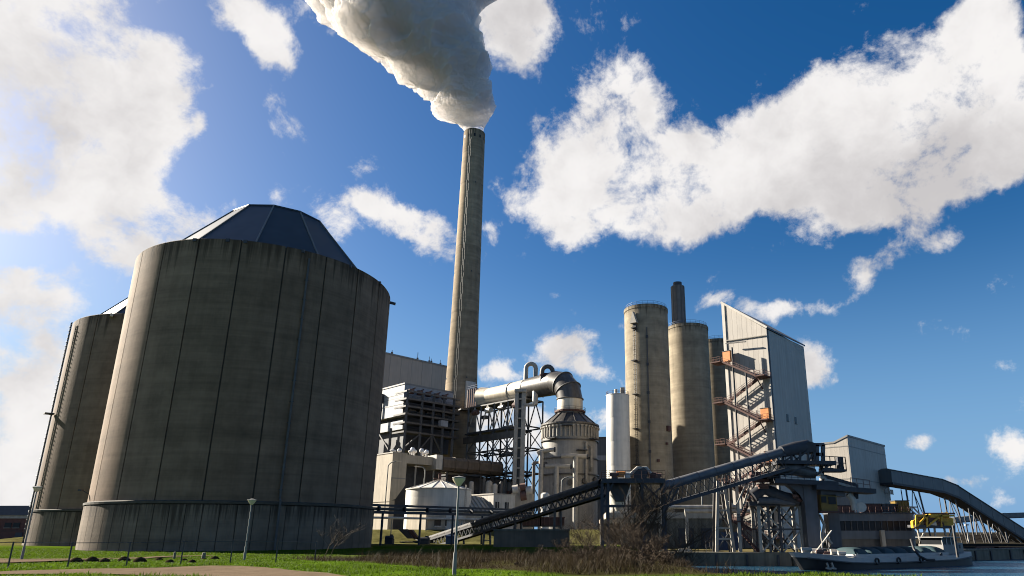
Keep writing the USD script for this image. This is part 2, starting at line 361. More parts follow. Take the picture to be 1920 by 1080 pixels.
mat('yellow_paint', (0.5, 0.29, 0.012), .5, .3, 1.2, dirt=((.05, .035, .02), .56))
mat('blue_paint', (0.03, 0.07, 0.17), .6, .2, 1.0)
mat('silver_duct', (0.62, 0.54, 0.42), .42, .12, .35, metal=.3, streak=.15)
mat('dark_duct', (0.1, 0.092, 0.085), .42, .3, .5, metal=.35, streak=.3)
mat('brown_duct', (0.13, 0.095, 0.065), .7, .3, .6, streak=.25)
mat('vessel', (0.3, 0.282, 0.255), .62, .2, .6, streak=.22)
mat('window_dark', (0.012, 0.014, 0.017), .3, .2, 1.0, spec=.2)
mat('hatch_teal', (0.035, 0.062, 0.07), .75, .2, .9, spec=.12)
mat('hull_black', (0.018, 0.017, 0.018), .55, .3, .8, streak=.3)
mat('hull_white', (0.4, 0.38, 0.36), .5, .12, .9, dirt=((.16, .09, .05), .64))
mat('brick', (0.12, 0.05, 0.038), .9, .25, 1.2)
mat('asphalt', (0.05, 0.05, 0.05), .9, .2, 2.0)
mat('path_tan', (0.15, 0.112, 0.078), 1.0, .22, 1.4, bump=.02, bscale=14.0, spec=0.0, dirt=((.09, .065, .04), .6))
mat('quay_concrete', (0.16, 0.145, 0.11), .9, .25, .5, streak=.35)
mat('coal', (0.012, 0.011, 0.01), 1.0, .4, .5, spec=0.0)
mat('hedge', (0.03, 0.034, 0.018), .95, .5, .9)
mat('bark', (0.1, 0.072, 0.048), .95, .3, 2.0, spec=.1)
mat('soil', (0.035, 0.026, 0.016), 1.0, .3, 4.0, spec=0.0)
mat('reed', (0.19, 0.135, 0.075), .9, .45, .5, vary=.25)
mat('galvanised', (0.19, 0.185, 0.175), .6, .15, 1.5)
mat('blue_clad', (0.1, 0.112, 0.125), .5, .15, .5, streak=.2)
mat('dark_yellow', (0.15, 0.09, 0.006), .5, .3, 1.2)
mat('stack_grey', (.15, .13, .115), .7, .2, .5, streak=.2)
mat('lamp_glass', (0.6, 0.52, 0.4), .3, .05, 1.0)
mat('bolt_white', (0.75, 0.73, 0.7), .4, .1, 1.0)
# ------------------------------------------------------------------ ground, paths, water
def sst(a, b, x):
    t = np.clip((np.asarray(x, float) - a) / (b - a), 0, 1); return t * t * (3 - 2 * t)


QUAY = np.array([(4.0, 117.0), (34.0, 113.0), (84.0, 139.5), (200.0, 200.0), (420.0, 300.0)])


def quay_y(X): return np.interp(X, QUAY[:, 0], QUAY[:, 1], left=118.0)


def lawn_edge(X): return np.interp(X, [-40, -16, -10.7, -5.7, 0, 9.3, 14, 30, 60], [60, 42.5, 35.5, 30.6, 26, 28.6, 26.3, 22, 20])


def terrain(X, Y):
    X, Y = np.asarray(X, float), np.asarray(Y, float)
    lawn = 0.7 - 0.7 * sst(38, 66, Y)
    berm = 2.95 * sst(148, 160, Y) * (1 - sst(12, 22, X)) * sst(-150, -110, X) * (1 - sst(420, 520, Y))
    yard = -1.1 * sst(6, 13, X) * sst(100, 108, Y) + 0 * Y
    base = lawn + berm + np.where(Y > 100, yard * (1 - sst(148, 160, Y) * (1 - sst(12, 22, X))), 0)
    bank = sst(.6, 9.0, Y - lawn_edge(X))                                     # the near bank falls to the channel
    inside = sst(5.0, 10.0, X) * bank * (1 - sst(-.6, .0, Y - quay_y(X)))
    return base * (1 - inside) - 6.0 * inside


def ground_grid(xs, ys):
    X, Y = np.meshgrid(xs, ys); Z = terrain(X, Y)
    nz = meshkit.fbm(np.stack([X * .35, Y * .35, 0 * X], -1), 3, 5) - .5
    Z = Z + nz * .16 * ((Y < 110) & (Z > -1)) * sst(12, 20, Y)
    nx, ny = len(xs), len(ys); i = np.arange(nx * ny).reshape(ny, nx)
    F = np.stack([i[:-1, :-1], i[:-1, 1:], i[1:, 1:], i[1:, :-1]], -1).reshape(-1, 4)
    return np.stack([X, Y, Z], -1).reshape(-1, 3), F


def ground_material():
    n = {'g': ('geometry', {}), 's': ('separate_xyz', {}),
         'n1': ('noise_texture', dict(scale=0.45, detail=6.0, roughness=0.65)), 'n2': ('noise_texture', dict(scale=7.0, detail=6.0, roughness=0.7)),
         'ra': ('rgb_ramp', {'ramp': [(0.3, (.022, .036, .004)), (0.46, (.045, .078, .006)), (0.6, (.06, .105, .008)), (0.75, (.085, .1, .014))]}),
         'rb': ('rgb_ramp', {'ramp': [(0.3, (.5, .5, .5)), (0.55, (1, 1, 1)), (0.75, (1.25, 1.2, 1.05))]}), 'x': ('mix', dict(mix_type='multiply', fac=1.0)),
         'n2s': ('math', dict(math_type='multiply_add', value2=3.0, value3=-2.0)), 'far': ('map_range', dict(from_min=8.0, from_max=16.0, to_min=0, to_max=1, clamp=True)), 'fy': ('map_range', dict(from_min=112.0, from_max=135.0, to_min=0, to_max=.8, clamp=True)), 'fm': ('math', dict(math_type='maximum')), 'cx': ('map_range', dict(from_min=58.0, from_max=72.0, to_min=0, to_max=1, clamp=True)), 'cm': ('mix', dict(mix_type='mix', color2=(.022, .02, .016))), 'bl': ('math', dict(math_type='multiply_add', value2=-.95, value3=26.0)), 'bd': ('math', dict(math_type='add')), 'bm': ('map_range', dict(from_min=0.0, from_max=2.5, to_min=0, to_max=.9, clamp=True)), 'bf': ('map_range', dict(from_min=82.0, from_max=74.0, to_min=0, to_max=1, clamp=True)), 'bx': ('math', dict(math_type='multiply')), 'be': ('map_range', dict(from_min=-22.0, from_max=-17.0, to_min=0, to_max=1, clamp=True)), 'by': ('math', dict(math_type='multiply')), 'bc': ('mix', dict(mix_type='mix', color2=(.03, .023, .013))), 'bs': ('math', dict(math_type='subtract')), 'bn': ('math', dict(math_type='minimum', value2=0.0)), 'dry': ('rgb_ramp', {'ramp': [(0.3, (.045, .038, .018)), (0.5, (.085, .07, .032)), (0.7, (.12, .1, .05))]}),
         'fx': ('mix', dict(mix_type='mix')), 'low': ('map_range', dict(from_min=-0.3, from_max=0.25, to_min=1, to_max=0, clamp=True)), 'lx': ('mix', dict(mix_type='mix', color2=(.05, .04, .025))), 'nf': ('math', dict(math_type='multiply')), 'nq': ('map_range', dict(from_min=100., from_max=104., to_min=1, to_max=0, clamp=True)),
         'b': ('bump', dict(strength=0.5, distance=0.08)), 'p': ('principled_bsdf', dict(roughness=1.0, specular_ior_level=0.0))}
    L = [('g.position', 's.vector'), ('g.position', 'n1.vector'), ('g.position', 'n2.vector'), ('n1.fac', 'ra.fac'), ('n2.fac', 'rb.fac'), ('ra.color', 'x.color1'), ('rb.color', 'x.color2'),
         ('s.x', 'far.value'), ('n1.fac', 'dry.fac'), ('s.y', 'fy.value'), ('far.result', 'fm.value1'), ('fy.result', 'fm.value2'), ('fm.value', 'fx.fac'), ('x.color', 'fx.color1'), ('dry.color', 'fx.color2'), ('s.x', 'cx.value'), ('cx.result', 'cm.fac'), ('fx.color', 'cm.color1'), ('s.z', 'low.value'), ('s.y', 'nq.value'), ('low.result', 'nf.value1'), ('nq.result', 'nf.value2'), ('nf.value', 'lx.fac'), ('s.x', 'bn.value1'), ('bn.value', 'bl.value1'), ('bl.value', 'bs.value2'), ('s.y', 'bs.value1'), ('n2s.value', 'bd.value1'), ('bs.value', 'bd.value2'), ('bd.value', 'bm.value'), ('s.y', 'bf.value'), ('bm.result', 'bx.value1'), ('bf.result', 'bx.value2'), ('s.x', 'be.value'), ('bx.value', 'by.value1'), ('be.result', 'by.value2'), ('by.value', 'bc.fac'), ('cm.color', 'bc.color1'), ('bc.color', 'lx.color1'), ('n2.fac', 'n2s.value1'), ('lx.color', 'p.base_color'), ('n2.fac', 'b.height'), ('b.normal', 'p.normal')]
    M['ground'] = usdkit.material(stage, '/World/Looks/ground', n, L, surface='p.BSDF')


ground_material()
xs = np.unique(np.concatenate([np.linspace(-6000, -200, 12), np.arange(-200, -60, 5), np.arange(-60, 60, .75), np.arange(60, 260, 4), np.linspace(260, 6000, 14)]))
ys = np.unique(np.concatenate([np.linspace(-300, 0, 6), np.arange(0, 12, 3), np.arange(12, 62, .5), np.arange(62, 175, 1.0), np.arange(175, 330, 6), np.linspace(330, 9000, 16)]))
# exact quay edge: the grid follows it closely enough that the quay wall stands just in front
single('ground', None, None, ground_grid(xs, ys), 'ground', kind='structure', smooth=True)

# grass: short blades as tufts, denser near the camera's side of the lawn
rng = np.random.default_rng(3)


def blades(pts, h, w, lean, seed, n_each=1):
    r = np.random.default_rng(seed); k = len(pts)
    a = r.uniform(0, 2 * PI, k); hh = h * r.uniform(.5, 1.3, k); b = r.uniform(0, 2 * PI, k); ln = hh * lean * r.uniform(.2, 1, k)
    dx = np.stack([np.cos(a), np.sin(a), 0 * a], 1) * (w * r.uniform(.6, 1.3, k))[:, None]
    tip = pts + np.stack([np.cos(b) * ln, np.sin(b) * ln, hh], 1); mid = (pts * .5 + tip * .5) + np.stack([-np.cos(b) * ln * .15, -np.sin(b) * ln * .15, hh * .08], 1)
    V = np.stack([pts - dx, pts + dx, mid - dx * .7, mid + dx * .7, tip], 1).reshape(-1, 3)
    o = np.arange(k)[:, None] * 5
    F = np.concatenate([o + [0, 1, 3], o + [0, 3, 2], o + [2, 3, 4]], 0)
    return V, F


def leaf_mat(name, ramp, scale=.5, rough=.7, trans=.35):
    n = {'g': ('geometry', {}), 'n': ('noise_texture', dict(scale=scale, detail=4.0, roughness=0.6)), 'a': ('math', dict(math_type='multiply_add', value2=0.5, value3=0.25)), 'b': ('math', dict(math_type='multiply_add', value2=0.5)), 'r': ('rgb_ramp', {'ramp': ramp}),
         'p': ('principled_bsdf', dict(roughness=rough, specular_ior_level=0.06)), 't': ('translucent_bsdf', {}), 'm': ('mix_closure', dict(fac=trans))}
    L = [('g.position', 'n.vector'), ('n.fac', 'b.value1'), ('g.random_per_island', 'a.value1'), ('a.value', 'b.value3'), ('b.value', 'r.fac'), ('r.color', 'p.base_color'), ('r.color', 't.color'), ('p.BSDF', 'm.closure1'), ('t.BSDF', 'm.closure2')]
    M[name] = usdkit.material(stage, '/World/Looks/' + name, n, L, surface='m.closure')


leaf_mat('grass_blade', [(0.3, (.025, .042, .004)), (0.5, (.06, .1, .007)), (0.7, (.085, .135, .009)), (0.9, (.15, .14, .03))])
leaf_mat('dry_reed', [(0.25, (.012, .009, .006)), (0.5, (.03, .022, .012)), (0.72, (.06, .042, .02)), (0.92, (.13, .095, .045))], scale=.3, trans=.25)
leaf_mat('twig', [(0.3, (.03, .021, .014)), (0.6, (.065, .046, .03)), (0.9, (.12, .085, .055))], trans=.0)


def smooth_z(pts):
    X, Y = pts[:, 0], pts[:, 1]; Z = terrain(X, Y)
    nz = meshkit.fbm(np.stack([X * .35, Y * .35, 0 * X], -1), 3, 5) - .5
    return Z + nz * .16 * ((Y < 110) & (Z > -1)) * sst(12, 20, Y)


def on_ground(px, py):
    """where the sight line meets the terrain"""
    d = ray(px, py); t = np.linspace(10, 400, 8000); P = d[None] * (t / d[1])[:, None] + [0, 0, EYE]
    k = np.argmax(P[:, 2] < terrain(P[:, 0], P[:, 1])); return P[k]


def strip(up_px, lo_px, name, m, lift=.03):
    A = np.array([on_ground(*p) for p in up_px]); B = np.array([on_ground(*p) if isinstance(p, tuple) else p for p in lo_px])
    t = np.linspace(0, 1, 80); ta, tb = np.linspace(0, 1, len(A)), np.linspace(0, 1, len(B))
    a = np.stack([np.interp(t, ta, A[:, k]) for k in range(2)], 1); b = np.stack([np.interp(t, tb, B[:, k]) for k in range(2)], 1)
    s = np.linspace(0, 1, 14)[None, :, None]; G = a[:, None] * (1 - s) + b[:, None] * s; G = G.reshape(-1, 2)
    wob = (meshkit.fbm(np.stack([G[:, 0] * .8, G[:, 1] * .8, G[:, 0] * 0], -1), 3, 2) - .5) * .5
    G[:, 1] += wob
    V = np.column_stack([G, smooth_z(G) + lift]); i = np.arange(80 * 14).reshape(80, 14)
    F = np.stack([i[:-1, :-1], i[1:, :-1], i[1:, 1:], i[:-1, 1:]], -1).reshape(-1, 4)
    if np.cross(V[F[0, 1]] - V[F[0, 0]], V[F[0, 2]] - V[F[0, 0]])[2] < 0: F = F[:, ::-1]
    single(name, None, None, (V, F), m, kind='structure', smooth=True)
    return a, b


near_path = strip([(-160, 1082), (0, 1072), (120, 1069), (240, 1067), (360, 1064.5), (450, 1063.5), (530, 1068), (600, 1074.5), (660, 1082)],
                  [(-160, 1088), (0, 1078), (100, 1077.5), (200, 1077.5), (300, 1079), (375, 1081), (430, 1086), (480, 1096), (520, 1110)], 'path', 'path_tan')
far_path = strip([(-120, 1051.5), (0, 1050), (120, 1049), (200, 1047.5), (260, 1046), (330, 1043.5), (400, 1041.5)], [(-120, 1060), (0, 1057.5), (120, 1053.5), (200, 1050.5), (260, 1048.2), (330, 1045.2), (400, 1042.4)], 'path', 'path_tan', .07)


def clear_of_paths(p):
    ok = np.ones(len(p), bool)
    for a, b in (near_path, far_path):
        ya, yb = np.interp(p[:, 0], a[:, 0], a[:, 1], left=-9, right=-9), np.interp(p[:, 0], b[:, 0], b[:, 1], left=-9, right=-9)
        ok &= ~((p[:, 1] < np.maximum(ya, yb) + .1) & (p[:, 1] > np.minimum(ya, yb) - .1))
    return ok


p = np.column_stack([rng.uniform(-48, 26, 260000), rng.uniform(20, 62, 260000)])
p = p[clear_of_paths(p) & (meshkit.fbm(np.column_stack([p * .5, p[:, 0] * 0]), 3, 9) + rng.uniform(-.25, .25, len(p)) > .36)]
z = smooth_z(p); keep = (z > .1) & (p[:, 1] < lawn_edge(p[:, 0]) + 1.2 * meshkit.noise(np.column_stack([p, p[:, 0] * 0]))); p, z = p[keep], z[keep]
tuft = meshkit.fbm(np.column_stack([p * .9, p[:, 0] * 0]), 3, 4)
V, F = blades(np.column_stack([p, z - .02]), .16, .022, .8, 1); V[:, 2] = np.repeat(z, 5) + (V[:, 2] - np.repeat(z, 5)) * np.repeat(np.interp(p[:, 1], [33, 38], [1, .55]), 5)
p2 = np.column_stack([rng.uniform(-112, -2, 190000), rng.uniform(44, 104, 190000)]); z2 = smooth_z(p2)
p2ok = clear_of_paths(p2) & (np.linalg.norm(p2 - [-54.9, 107.5], axis=1) > 20.6) & (np.linalg.norm(p2 - [-90.4, 141.3], axis=1) > 20.6) & (p2[:, 0] < -6 - (p2[:, 1] - 44) * .22) & ((p2[:, 1] < lawn_edge(p2[:, 0]) + 1) | (p2[:, 0] < -24 - (p2[:, 1] - 50) * .1)); p2, z2 = p2[p2ok], z2[p2ok]
h = (V[:, 2].reshape(-1, 5) - z[:, None]) * (0.5 + 2.2 * np.clip(tuft - .42, 0, 1))[:, None]; V[:, 2] = (z[:, None] + h).reshape(-1)
V2, F2 = blades(np.column_stack([p2, z2 - .02]), .085, .06, .9, 2); F = np.vstack([F, F2 + len(V)]); V = np.vstack([V, V2])
single('grass', 'short green grass of the lawn beside the tan path', 'grass', (V, F), 'grass_blade', kind='stuff')


def water_material():
    n = {'g': ('geometry', {}), 'm': ('mapping', dict(mapping_type='point', scale=(.6, 1.5, 1), rotation=(0, 0, .5))), 'n': ('noise_texture', dict(scale=1.2, detail=5.0, roughness=0.65)), 'b': ('bump', dict(strength=1.0, distance=0.9)),
         'p': ('principled_bsdf', dict(base_color=(.006, .04, .075), roughness=0.25, specular_ior_level=0.5))}
    M['water'] = usdkit.material(stage, '/World/Looks/water', n, [('g.position', 'm.vector'), ('m.vector', 'n.vector'), ('n.fac', 'b.height'), ('b.normal', 'p.normal')], surface='p.BSDF')


water_material()
single('water', None, None, (np.array([[-2, 26, -3.0], [900, 26, -3.0], [900, 560, -3.0], [420, 301, -3], [200, 201, -3], [84, 140, -3], [34, 114, -3], [-2, 119, -3]]), np.array([[0, 1, 5], [1, 2, 3], [1, 3, 4], [1, 4, 5], [0, 5, 6], [0, 6, 7]])), 'water', kind='structure')
# quay wall: coping and sheet piles standing along the water
for i in range(len(QUAY) - 1):
    a, b = QUAY[i], QUAY[i + 1]; d = (b - a) / np.linalg.norm(b - a); nrm = np.array([d[1], -d[0]]); L = np.linalg.norm(b - a)
q = MB(); k = []
for i in range(3):
    a, b = QUAY[i], QUAY[i + 1]; d = (b - a) / np.linalg.norm(b - a); nrm = np.array([d[1], -d[0]]); L = np.linalg.norm(b - a)
    q.span((*a, 0), d, nrm, 0, L - .02, -1.2, .9, -6, -1.05); k.append((a, d, nrm, L))
qt = thing('quay_wall', 'dark concrete quay wall along the water behind the barge', 'quay wall', (34, 113, -1.1))
part(qt, 'wall', q, 'quay_concrete')
c = MB(); f = MB()
for a, d, nrm, L in k:
    c.span((*a, 0), d, nrm, 0, L - .02, -1.25, 1.0, -1.047, -.85)
    for t in np.arange(3, min(L, 70), 5.0): f.span((*a, 0), d, nrm, t, t + .35, .9, 1.15, -3.6, -1.2)
part(qt, 'coping', c, 'quay_concrete'); part(qt, 'fender', f, 'dark_steel')
# ------------------------------------------------------------------ the two concrete silos
SILO, SILO2 = (-54.9, 107.5, 0.0), (-90.4, 141.3, 0.0)


def build_silo(name, label, c):
    t = thing(name, label, 'silo', c, 'round concrete storage silos on the lawn')
    X, Y = c[0], c[1]
    part(t, 'joint_core', MB().lathe([(20.1, -.3), (20.1, 5.9), (19.82, 6.2), (19.82, 43.55), (19.0, 43.6), (17.5, 43.6)], c, 96), 'joint', smooth=30)
    N, off = 21, math.radians(3.4 + 153.6 - 180 - 26.6 * 0)
    a_view = math.atan2(-Y, -X)                                 # seams were read relative to the viewing direction
    off = a_view + math.radians(3.4)
    for k in range(N):
        a0 = off + k * 2 * PI / N + .0048; a1 = off + (k + 1) * 2 * PI / N - .0048; b = MB()
        b.lathe([(19.6, 6.42), (20.0, 6.42), (20.0, 43.62), (19.9, 43.75), (19.3, 43.75), (19.3, 43.4)], c, 7, a0, a1)
        for a in (a0, a1):
            r0, r1 = np.array([math.cos(a), math.sin(a)]) * 19.6, np.array([math.cos(a), math.sin(a)]) * 20.0
            v = [(X + r0[0], Y + r0[1], 6.42), (X + r1[0], Y + r1[1], 6.42), (X + r1[0], Y + r1[1], 43.62), (X + r0[0], Y + r0[1], 43.62)]
            b.raw(v, [[0, 1, 2, 3] if a == a0 else [3, 2, 1, 0]])
        part(t, 'wall_panel', b, 'silo_concrete', smooth=30)
    for k in range(63):
        a0 = off + (k * 3 + .5) * 2 * PI / 189 + .0022; a1 = off + (k * 3 + 3.5) * 2 * PI / 189 - .0022
        part(t, 'base_panel', MB().lathe([(20.3, -.3), (20.32, 5.86), (20.05, 5.98)], c, 3, a0, a1), 'silo_base_concrete', smooth=30)
    part(t, 'ledge', MB().lathe([(19.85, 5.93), (20.42, 6.0), (20.46, 6.3), (20.1, 6.42), (19.7, 6.42)], c, 96), 'joint')
    ro = math.radians(17)
    ring = lambda r, z: [np.array([X + r * math.cos(ro + i * PI / 6), Y + r * math.sin(ro + i * PI / 6), z]) for i in range(12)]
    B, T = ring(18.13, 43.62), ring(7.88, 55.66)
    for i in range(12):
        j = (i + 1) % 12
        nrm = np.cross(B[j] - B[i], T[i] - B[i]); nrm /= np.linalg.norm(nrm)
        e = (B[j] - B[i]) * .004
        part(t, 'roof_panel', MB().prism([B[i] + e, B[j] - e, T[j], T[i]], -nrm * .15), 'roof_slate')
    s = MB()
    for i in range(12): s.beam(B[i], T[i], .22, .3)
    part(t, 'roof_seam', s, 'roof_seam')
    part(t, 'roof_cap', MB().lathe([(8.1, 55.5), (8.1, 55.75), (0.02, 56.3)], c, 12, ro, ro + 2 * PI), 'roof_slate')
    return t


s1 = build_silo('concrete_silo', 'large weathered concrete silo with dark faceted roof standing in front on the lawn', SILO)
a = math.atan2(-107.5, 54.9)


def on_silo(c, px, r, z):
    """the near point of the circle r about c in column px, at height z"""
    d = ray(px, CY)[:2]; d /= np.linalg.norm(d); m = np.array(c[:2]) @ d; h = np.array(c[:2]) - d * m
    s = m - math.sqrt(max(r * r - h @ h, 0)); return np.array([*(d * s), z])


pp = [on_silo(SILO, 573, 20.4, z) for z in (1.0, 20)]
P0 = on_silo(SILO, 560, 20.5, 3.0); A0 = math.atan2(P0[1] - SILO[1], P0[0] - SILO[0])
cyl = lambda c, r, ang, z: np.array([c[0] + r * math.cos(ang), c[1] + r * math.sin(ang), z])
part(s1, 'cable_pipe', MB().tube([cyl(SILO, 20.62, A0, 0), cyl(SILO, 20.62, A0, 6.6), cyl(SILO, 20.22, A0, 6.9), cyl(SILO, 20.22, A0, 42.5)], .16, 8), 'grey_steel')
b = MB()
for z in np.arange(8, 42, 3.1): b.beam(cyl(SILO, 20.0, A0 - .012, z), cyl(SILO, 20.0, A0 + .012, z), .5, .12)
part(s1, 'pipe_clamp', b, 'dark_steel')
Q = on_silo(SILO, 729, 20.0, 41.5); AQ = math.atan2(Q[1] - SILO[1], Q[0] - SILO[0])
part(s1, 'rain_spout', MB().beam(cyl(SILO, 19.9, AQ, 43.1), cyl(SILO, 21.0, AQ, 42.9), .45, .4), 'dark_steel')
Q = on_silo(SILO, 160, 20.0, 7.3)
AQ = math.atan2(Q[1] - SILO[1], Q[0] - SILO[0])
part(s1, 'wall_lamp', MB().beam(cyl(SILO, 20.0, AQ, 7.6), cyl(SILO, 20.9, AQ, 8.1), .12).box(cyl(SILO, 21.0, AQ, 8.1), (.5, .5, .22)), 'dark_steel')
for px in (395, 430, 545, 640, 700, 330): part(s1, 'gutter_outlet', MB().box(on_silo(SILO, px, 19.95, 43.5), (.5, .35, .5)), 'dark_steel')


s2 = build_silo('concrete_silo', 'farther concrete silo half hidden behind the large front one, at the left edge', SILO2)
# ladder with cage up the left side
Q = on_silo(SILO2, 100, 20.0, 20); AL = math.atan2(SILO2[1] * 0 + (Q[1] - SILO2[1]), Q[0] - SILO2[0]) - .08
AL = math.atan2(-SILO2[1], -SILO2[0]) - math.radians(73)
b = MB()
for sd in (-.016, .016): b.tube([cyl(SILO2, 20.5, AL + sd, .5), cyl(SILO2, 20.5, AL + sd, 43.2)], .08, 6)
for z in np.arange(1, 43, .45): b.beam(cyl(SILO2, 20.5, AL - .016, z), cyl(SILO2, 20.5, AL + .016, z), .05)
part(s2, 'ladder', b, 'dark_steel')
b = MB()
for z in np.arange(3, 43, .8):
    ring = [cyl(SILO2, 20.45 + .3 * math.cos(u), AL + .02 * math.sin(u), z) for u in np.linspace(-1.4, 1.4, 7)]
    b.tube(ring, .045, 5)
part(s2, 'ladder_cage', b, 'dark_steel')
part(s2, 'ladder_landing', MB().box(cyl(SILO2, 20.9, AL, 24.5), (1.5, 1.5, .25), AL), 'dark_steel')
part(s2, 'rain_spout', MB().beam(on_silo(SILO2, 196, 19.9, 43.2), on_silo(SILO2, 196, 21.2, 43.0), .5, .6), 'light_paint')

# ------------------------------------------------------------------ chimney and steam
CH = (-50.1, 260.0, 0.0)
ch = thing('chimney', 'tall slender concrete chimney with white steam rising from its rim', 'chimney', CH)
RB, RT, ZT = 7.7, 4.75, 177.0
rad = lambda z: np.interp(z, [0, 36, 60, 85, ZT], [7.9, 6.95, 6.35, 5.75, RT])
zs = [0, 20, 36, 60, 85, 110, 135, 157, 160]
for z0, z1 in zip([0, 30, 60, 90, 120, 150], [30, 60, 90, 120, 150, 165.5]):
    part(ch, 'shaft_section', MB().lathe([(rad(z0), z0 + .03), (rad((z0 + z1) / 2), (z0 + z1) / 2), (rad(z1), z1 - .03), (rad(z1) - .12, z1)], CH, 56), 'chimney_concrete', smooth=30)
part(ch, 'top_section', MB().lathe([(rad(165.5) - .1, 165.4), (rad(165.5) + .02, 165.7), (rad(ZT) + .05, ZT - .6), (rad(ZT) + .05, ZT), (rad(ZT) - .6, ZT), (rad(ZT) - .7, ZT - 6)], CH, 56), 'chimney_concrete', smooth=30)
part(ch, 'flue_liner', MB().lathe([(3.4, ZT - 6), (3.4, ZT - .4), (3.1, ZT - .4), (3.0, ZT - 8)], CH, 32), 'dark_steel', smooth=30)
av = math.atan2(-260, 50.1)
for k in range(12):
    a = av - .5 + k * PI / 6
    part(ch, 'vent_opening', MB().box(cyl(CH, rad(ZT - 3.4) + .02, a, ZT - 3.4), (.14, .8, 1.5), a), 'window_dark')
for z in (62, 108, 150): 
    b = MB()
    for k in range(8): b.box(cyl(CH, rad(z) + .05, av + k * PI / 4 + .3, z), (.25, .5, .5), av + k * PI / 4 + .3)
    part(ch, 'aircraft_light', b, 'dark_steel')
Yb = at(885, 757, 253)
part(ch, 'breech_door', MB().box(cyl(CH, rad(56) + .35, av + .55, 54.8), (.7, 4.2, 11.0), av + .55), 'light_paint')
part(ch, 'breech_platform', MB().box(cyl(CH, rad(46) + 1.2, av + .42, 48.4), (2.6, 7.5, .45), av + .42), 'dark_steel')
b = MB()
for o in np.linspace(-3.6, 3.6, 7):
    q = cyl(CH, rad(46) + 2.4, av + .42, 48.4) + np.array([-math.sin(av + .42), math.cos(av + .42), 0]) * o
    b.beam(q, q + [0, 0, 1.2], .09)
b.beam(cyl(CH, rad(46) + 2.4, av + .42, 49.6) + np.array([-math.sin(av + .42), math.cos(av + .42), 0]) * -3.6, cyl(CH, rad(46) + 2.4, av + .42, 49.6) + np.array([-math.sin(av + .42), math.cos(av + .42), 0]) * 3.6, .09)
part(ch, 'platform_railing', b, 'rust_red')
b = MB()
for sd in (-.35, .35):
    b.tube([cyl(CH, rad(z) + .25, av - .35 + sd / rad(z), z) for z in np.linspace(30, ZT - 1, 12)], .05, 5)
part(ch, 'ladder', b, 'grey_steel')

# steam: a leaning column of billows that widens as it drifts to the left
STEAM_D = .13
PLUME = [(890, 247, 17.5), (887, 232, 23), (880, 205, 36), (868, 175, 48), (856, 145, 57), (840, 112, 69), (812, 74, 94), (784, 32, 122), (766, -15, 140), (748, -72, 158), (732, -140, 175), (690, -225, 215)]
pts = np.array([at(x, y, 260 - max(0, 250 - y) * .05) for x, y, r in PLUME]); pr = np.array([r * np.linalg.norm(pts[i] - [0, 0, EYE]) / (FPX * np.linalg.norm(ray(x, y)) ) for i, (x, y, r) in enumerate(PLUME)])
NS, NT = 520, 420
u = np.linspace(0, 1, NS) ** 1.25 * (len(PLUME) - 1)
from scipy.interpolate import CubicSpline
cs, rs = CubicSpline(np.arange(len(PLUME)), pts), CubicSpline(np.arange(len(PLUME)), pr)
C, Rr, Tn = cs(u), rs(u), cs(u, 1); Tn /= np.linalg.norm(Tn, axis=1, keepdims=True)
A_ = np.cross(Tn, [0, 1.0, 0]); A_ /= np.linalg.norm(A_, axis=1, keepdims=True); B_ = np.cross(Tn, A_)
th = np.arange(NT) / NT * 2 * PI
D = np.cos(th)[None, :, None] * A_[:, None] + np.sin(th)[None, :, None] * B_[:, None]
S = C[:, None] + D * Rr[:, None, None]


def billow(p, seed, oct=5):
    o, amp, tot = 0, 1.0, 0
    for k in range(oct):
        o = o + amp * (1 - np.abs(2 * meshkit.noise(p * 1.95 ** k, seed + k) - 1)) ** 1.0; tot += amp; amp *= .5
    return o / tot


grow = Rr[:, None]
q = S / 15.0
big = meshkit.noise(S / 26.0, 40) - .5
mid = billow(S / 13.0, 11, 6) - .55
fine = billow(S / 3.6, 31, 4) - .5
ease = np.clip((u / 1.2), .18, 1)[:, None]
disp = (big * .85 * grow + mid * np.minimum(grow * 1.15, 13.0) + fine * np.minimum(.1 * grow, 1.2)) * ease
V = (S + D * disp[..., None]).reshape(-1, 3)
i = np.arange(NS * NT).reshape(NS, NT); j = np.roll(i, -1, 1)
F = np.stack([i[:-1], j[:-1], j[1:], i[1:]], -1).reshape(-1, 4)
M['steam'] = usdkit.material(stage, '/World/Looks/steam', {'v': ('principled_volume', dict(color=(1, .93, .875), density=STEAM_D, anisotropy=0.4)), 'd': ('diffuse_bsdf', dict(color=(.97, .93, .89))), 't': ('translucent_bsdf', dict(color=(.95, .88, .83))), 'm': ('mix_closure', dict(fac=.45)), 'c': ('transparent_bsdf', {}), 'x': ('mix_closure', dict(fac=.48))}, [('d.BSDF', 'm.closure1'), ('t.BSDF', 'm.closure2'), ('c.BSDF', 'x.closure1'), ('m.closure', 'x.closure2')], surface='x.closure', volume='v.volume')
single('steam_plume', 'billowing plume of white steam drifting left from the tall chimney', 'steam', (V, np.vstack([F[:, [0, 1, 2]], F[:, [0, 2, 3]]])), 'steam', kind='stuff', smooth=True)
# ------------------------------------------------------------------ plant, left to right
NE2, NE1 = -E2, -E1


def each(parent, name, lines, w, m, h=None, label=None):
    for p, q in lines: part(parent, name, MB().beam(p, q, w, h), m, label)


def railing(parent, pts, m='grey_steel', h=1.1, step=2.0, w=.07, name='railing'):
    b = MB(); pts = [np.array(p, float) for p in pts]
    for p, q in zip(pts[:-1], pts[1:]):
        L = np.linalg.norm(q - p); k = max(1, int(L / step))
        for i in range(k + 1): b.beam(p + (q - p) * i / k, p + (q - p) * i / k + [0, 0, h], w)
        for f in (.5, 1): b.beam(p + [0, 0, h * f], q + [0, 0, h * f], w)
    part(parent, name, b, m)


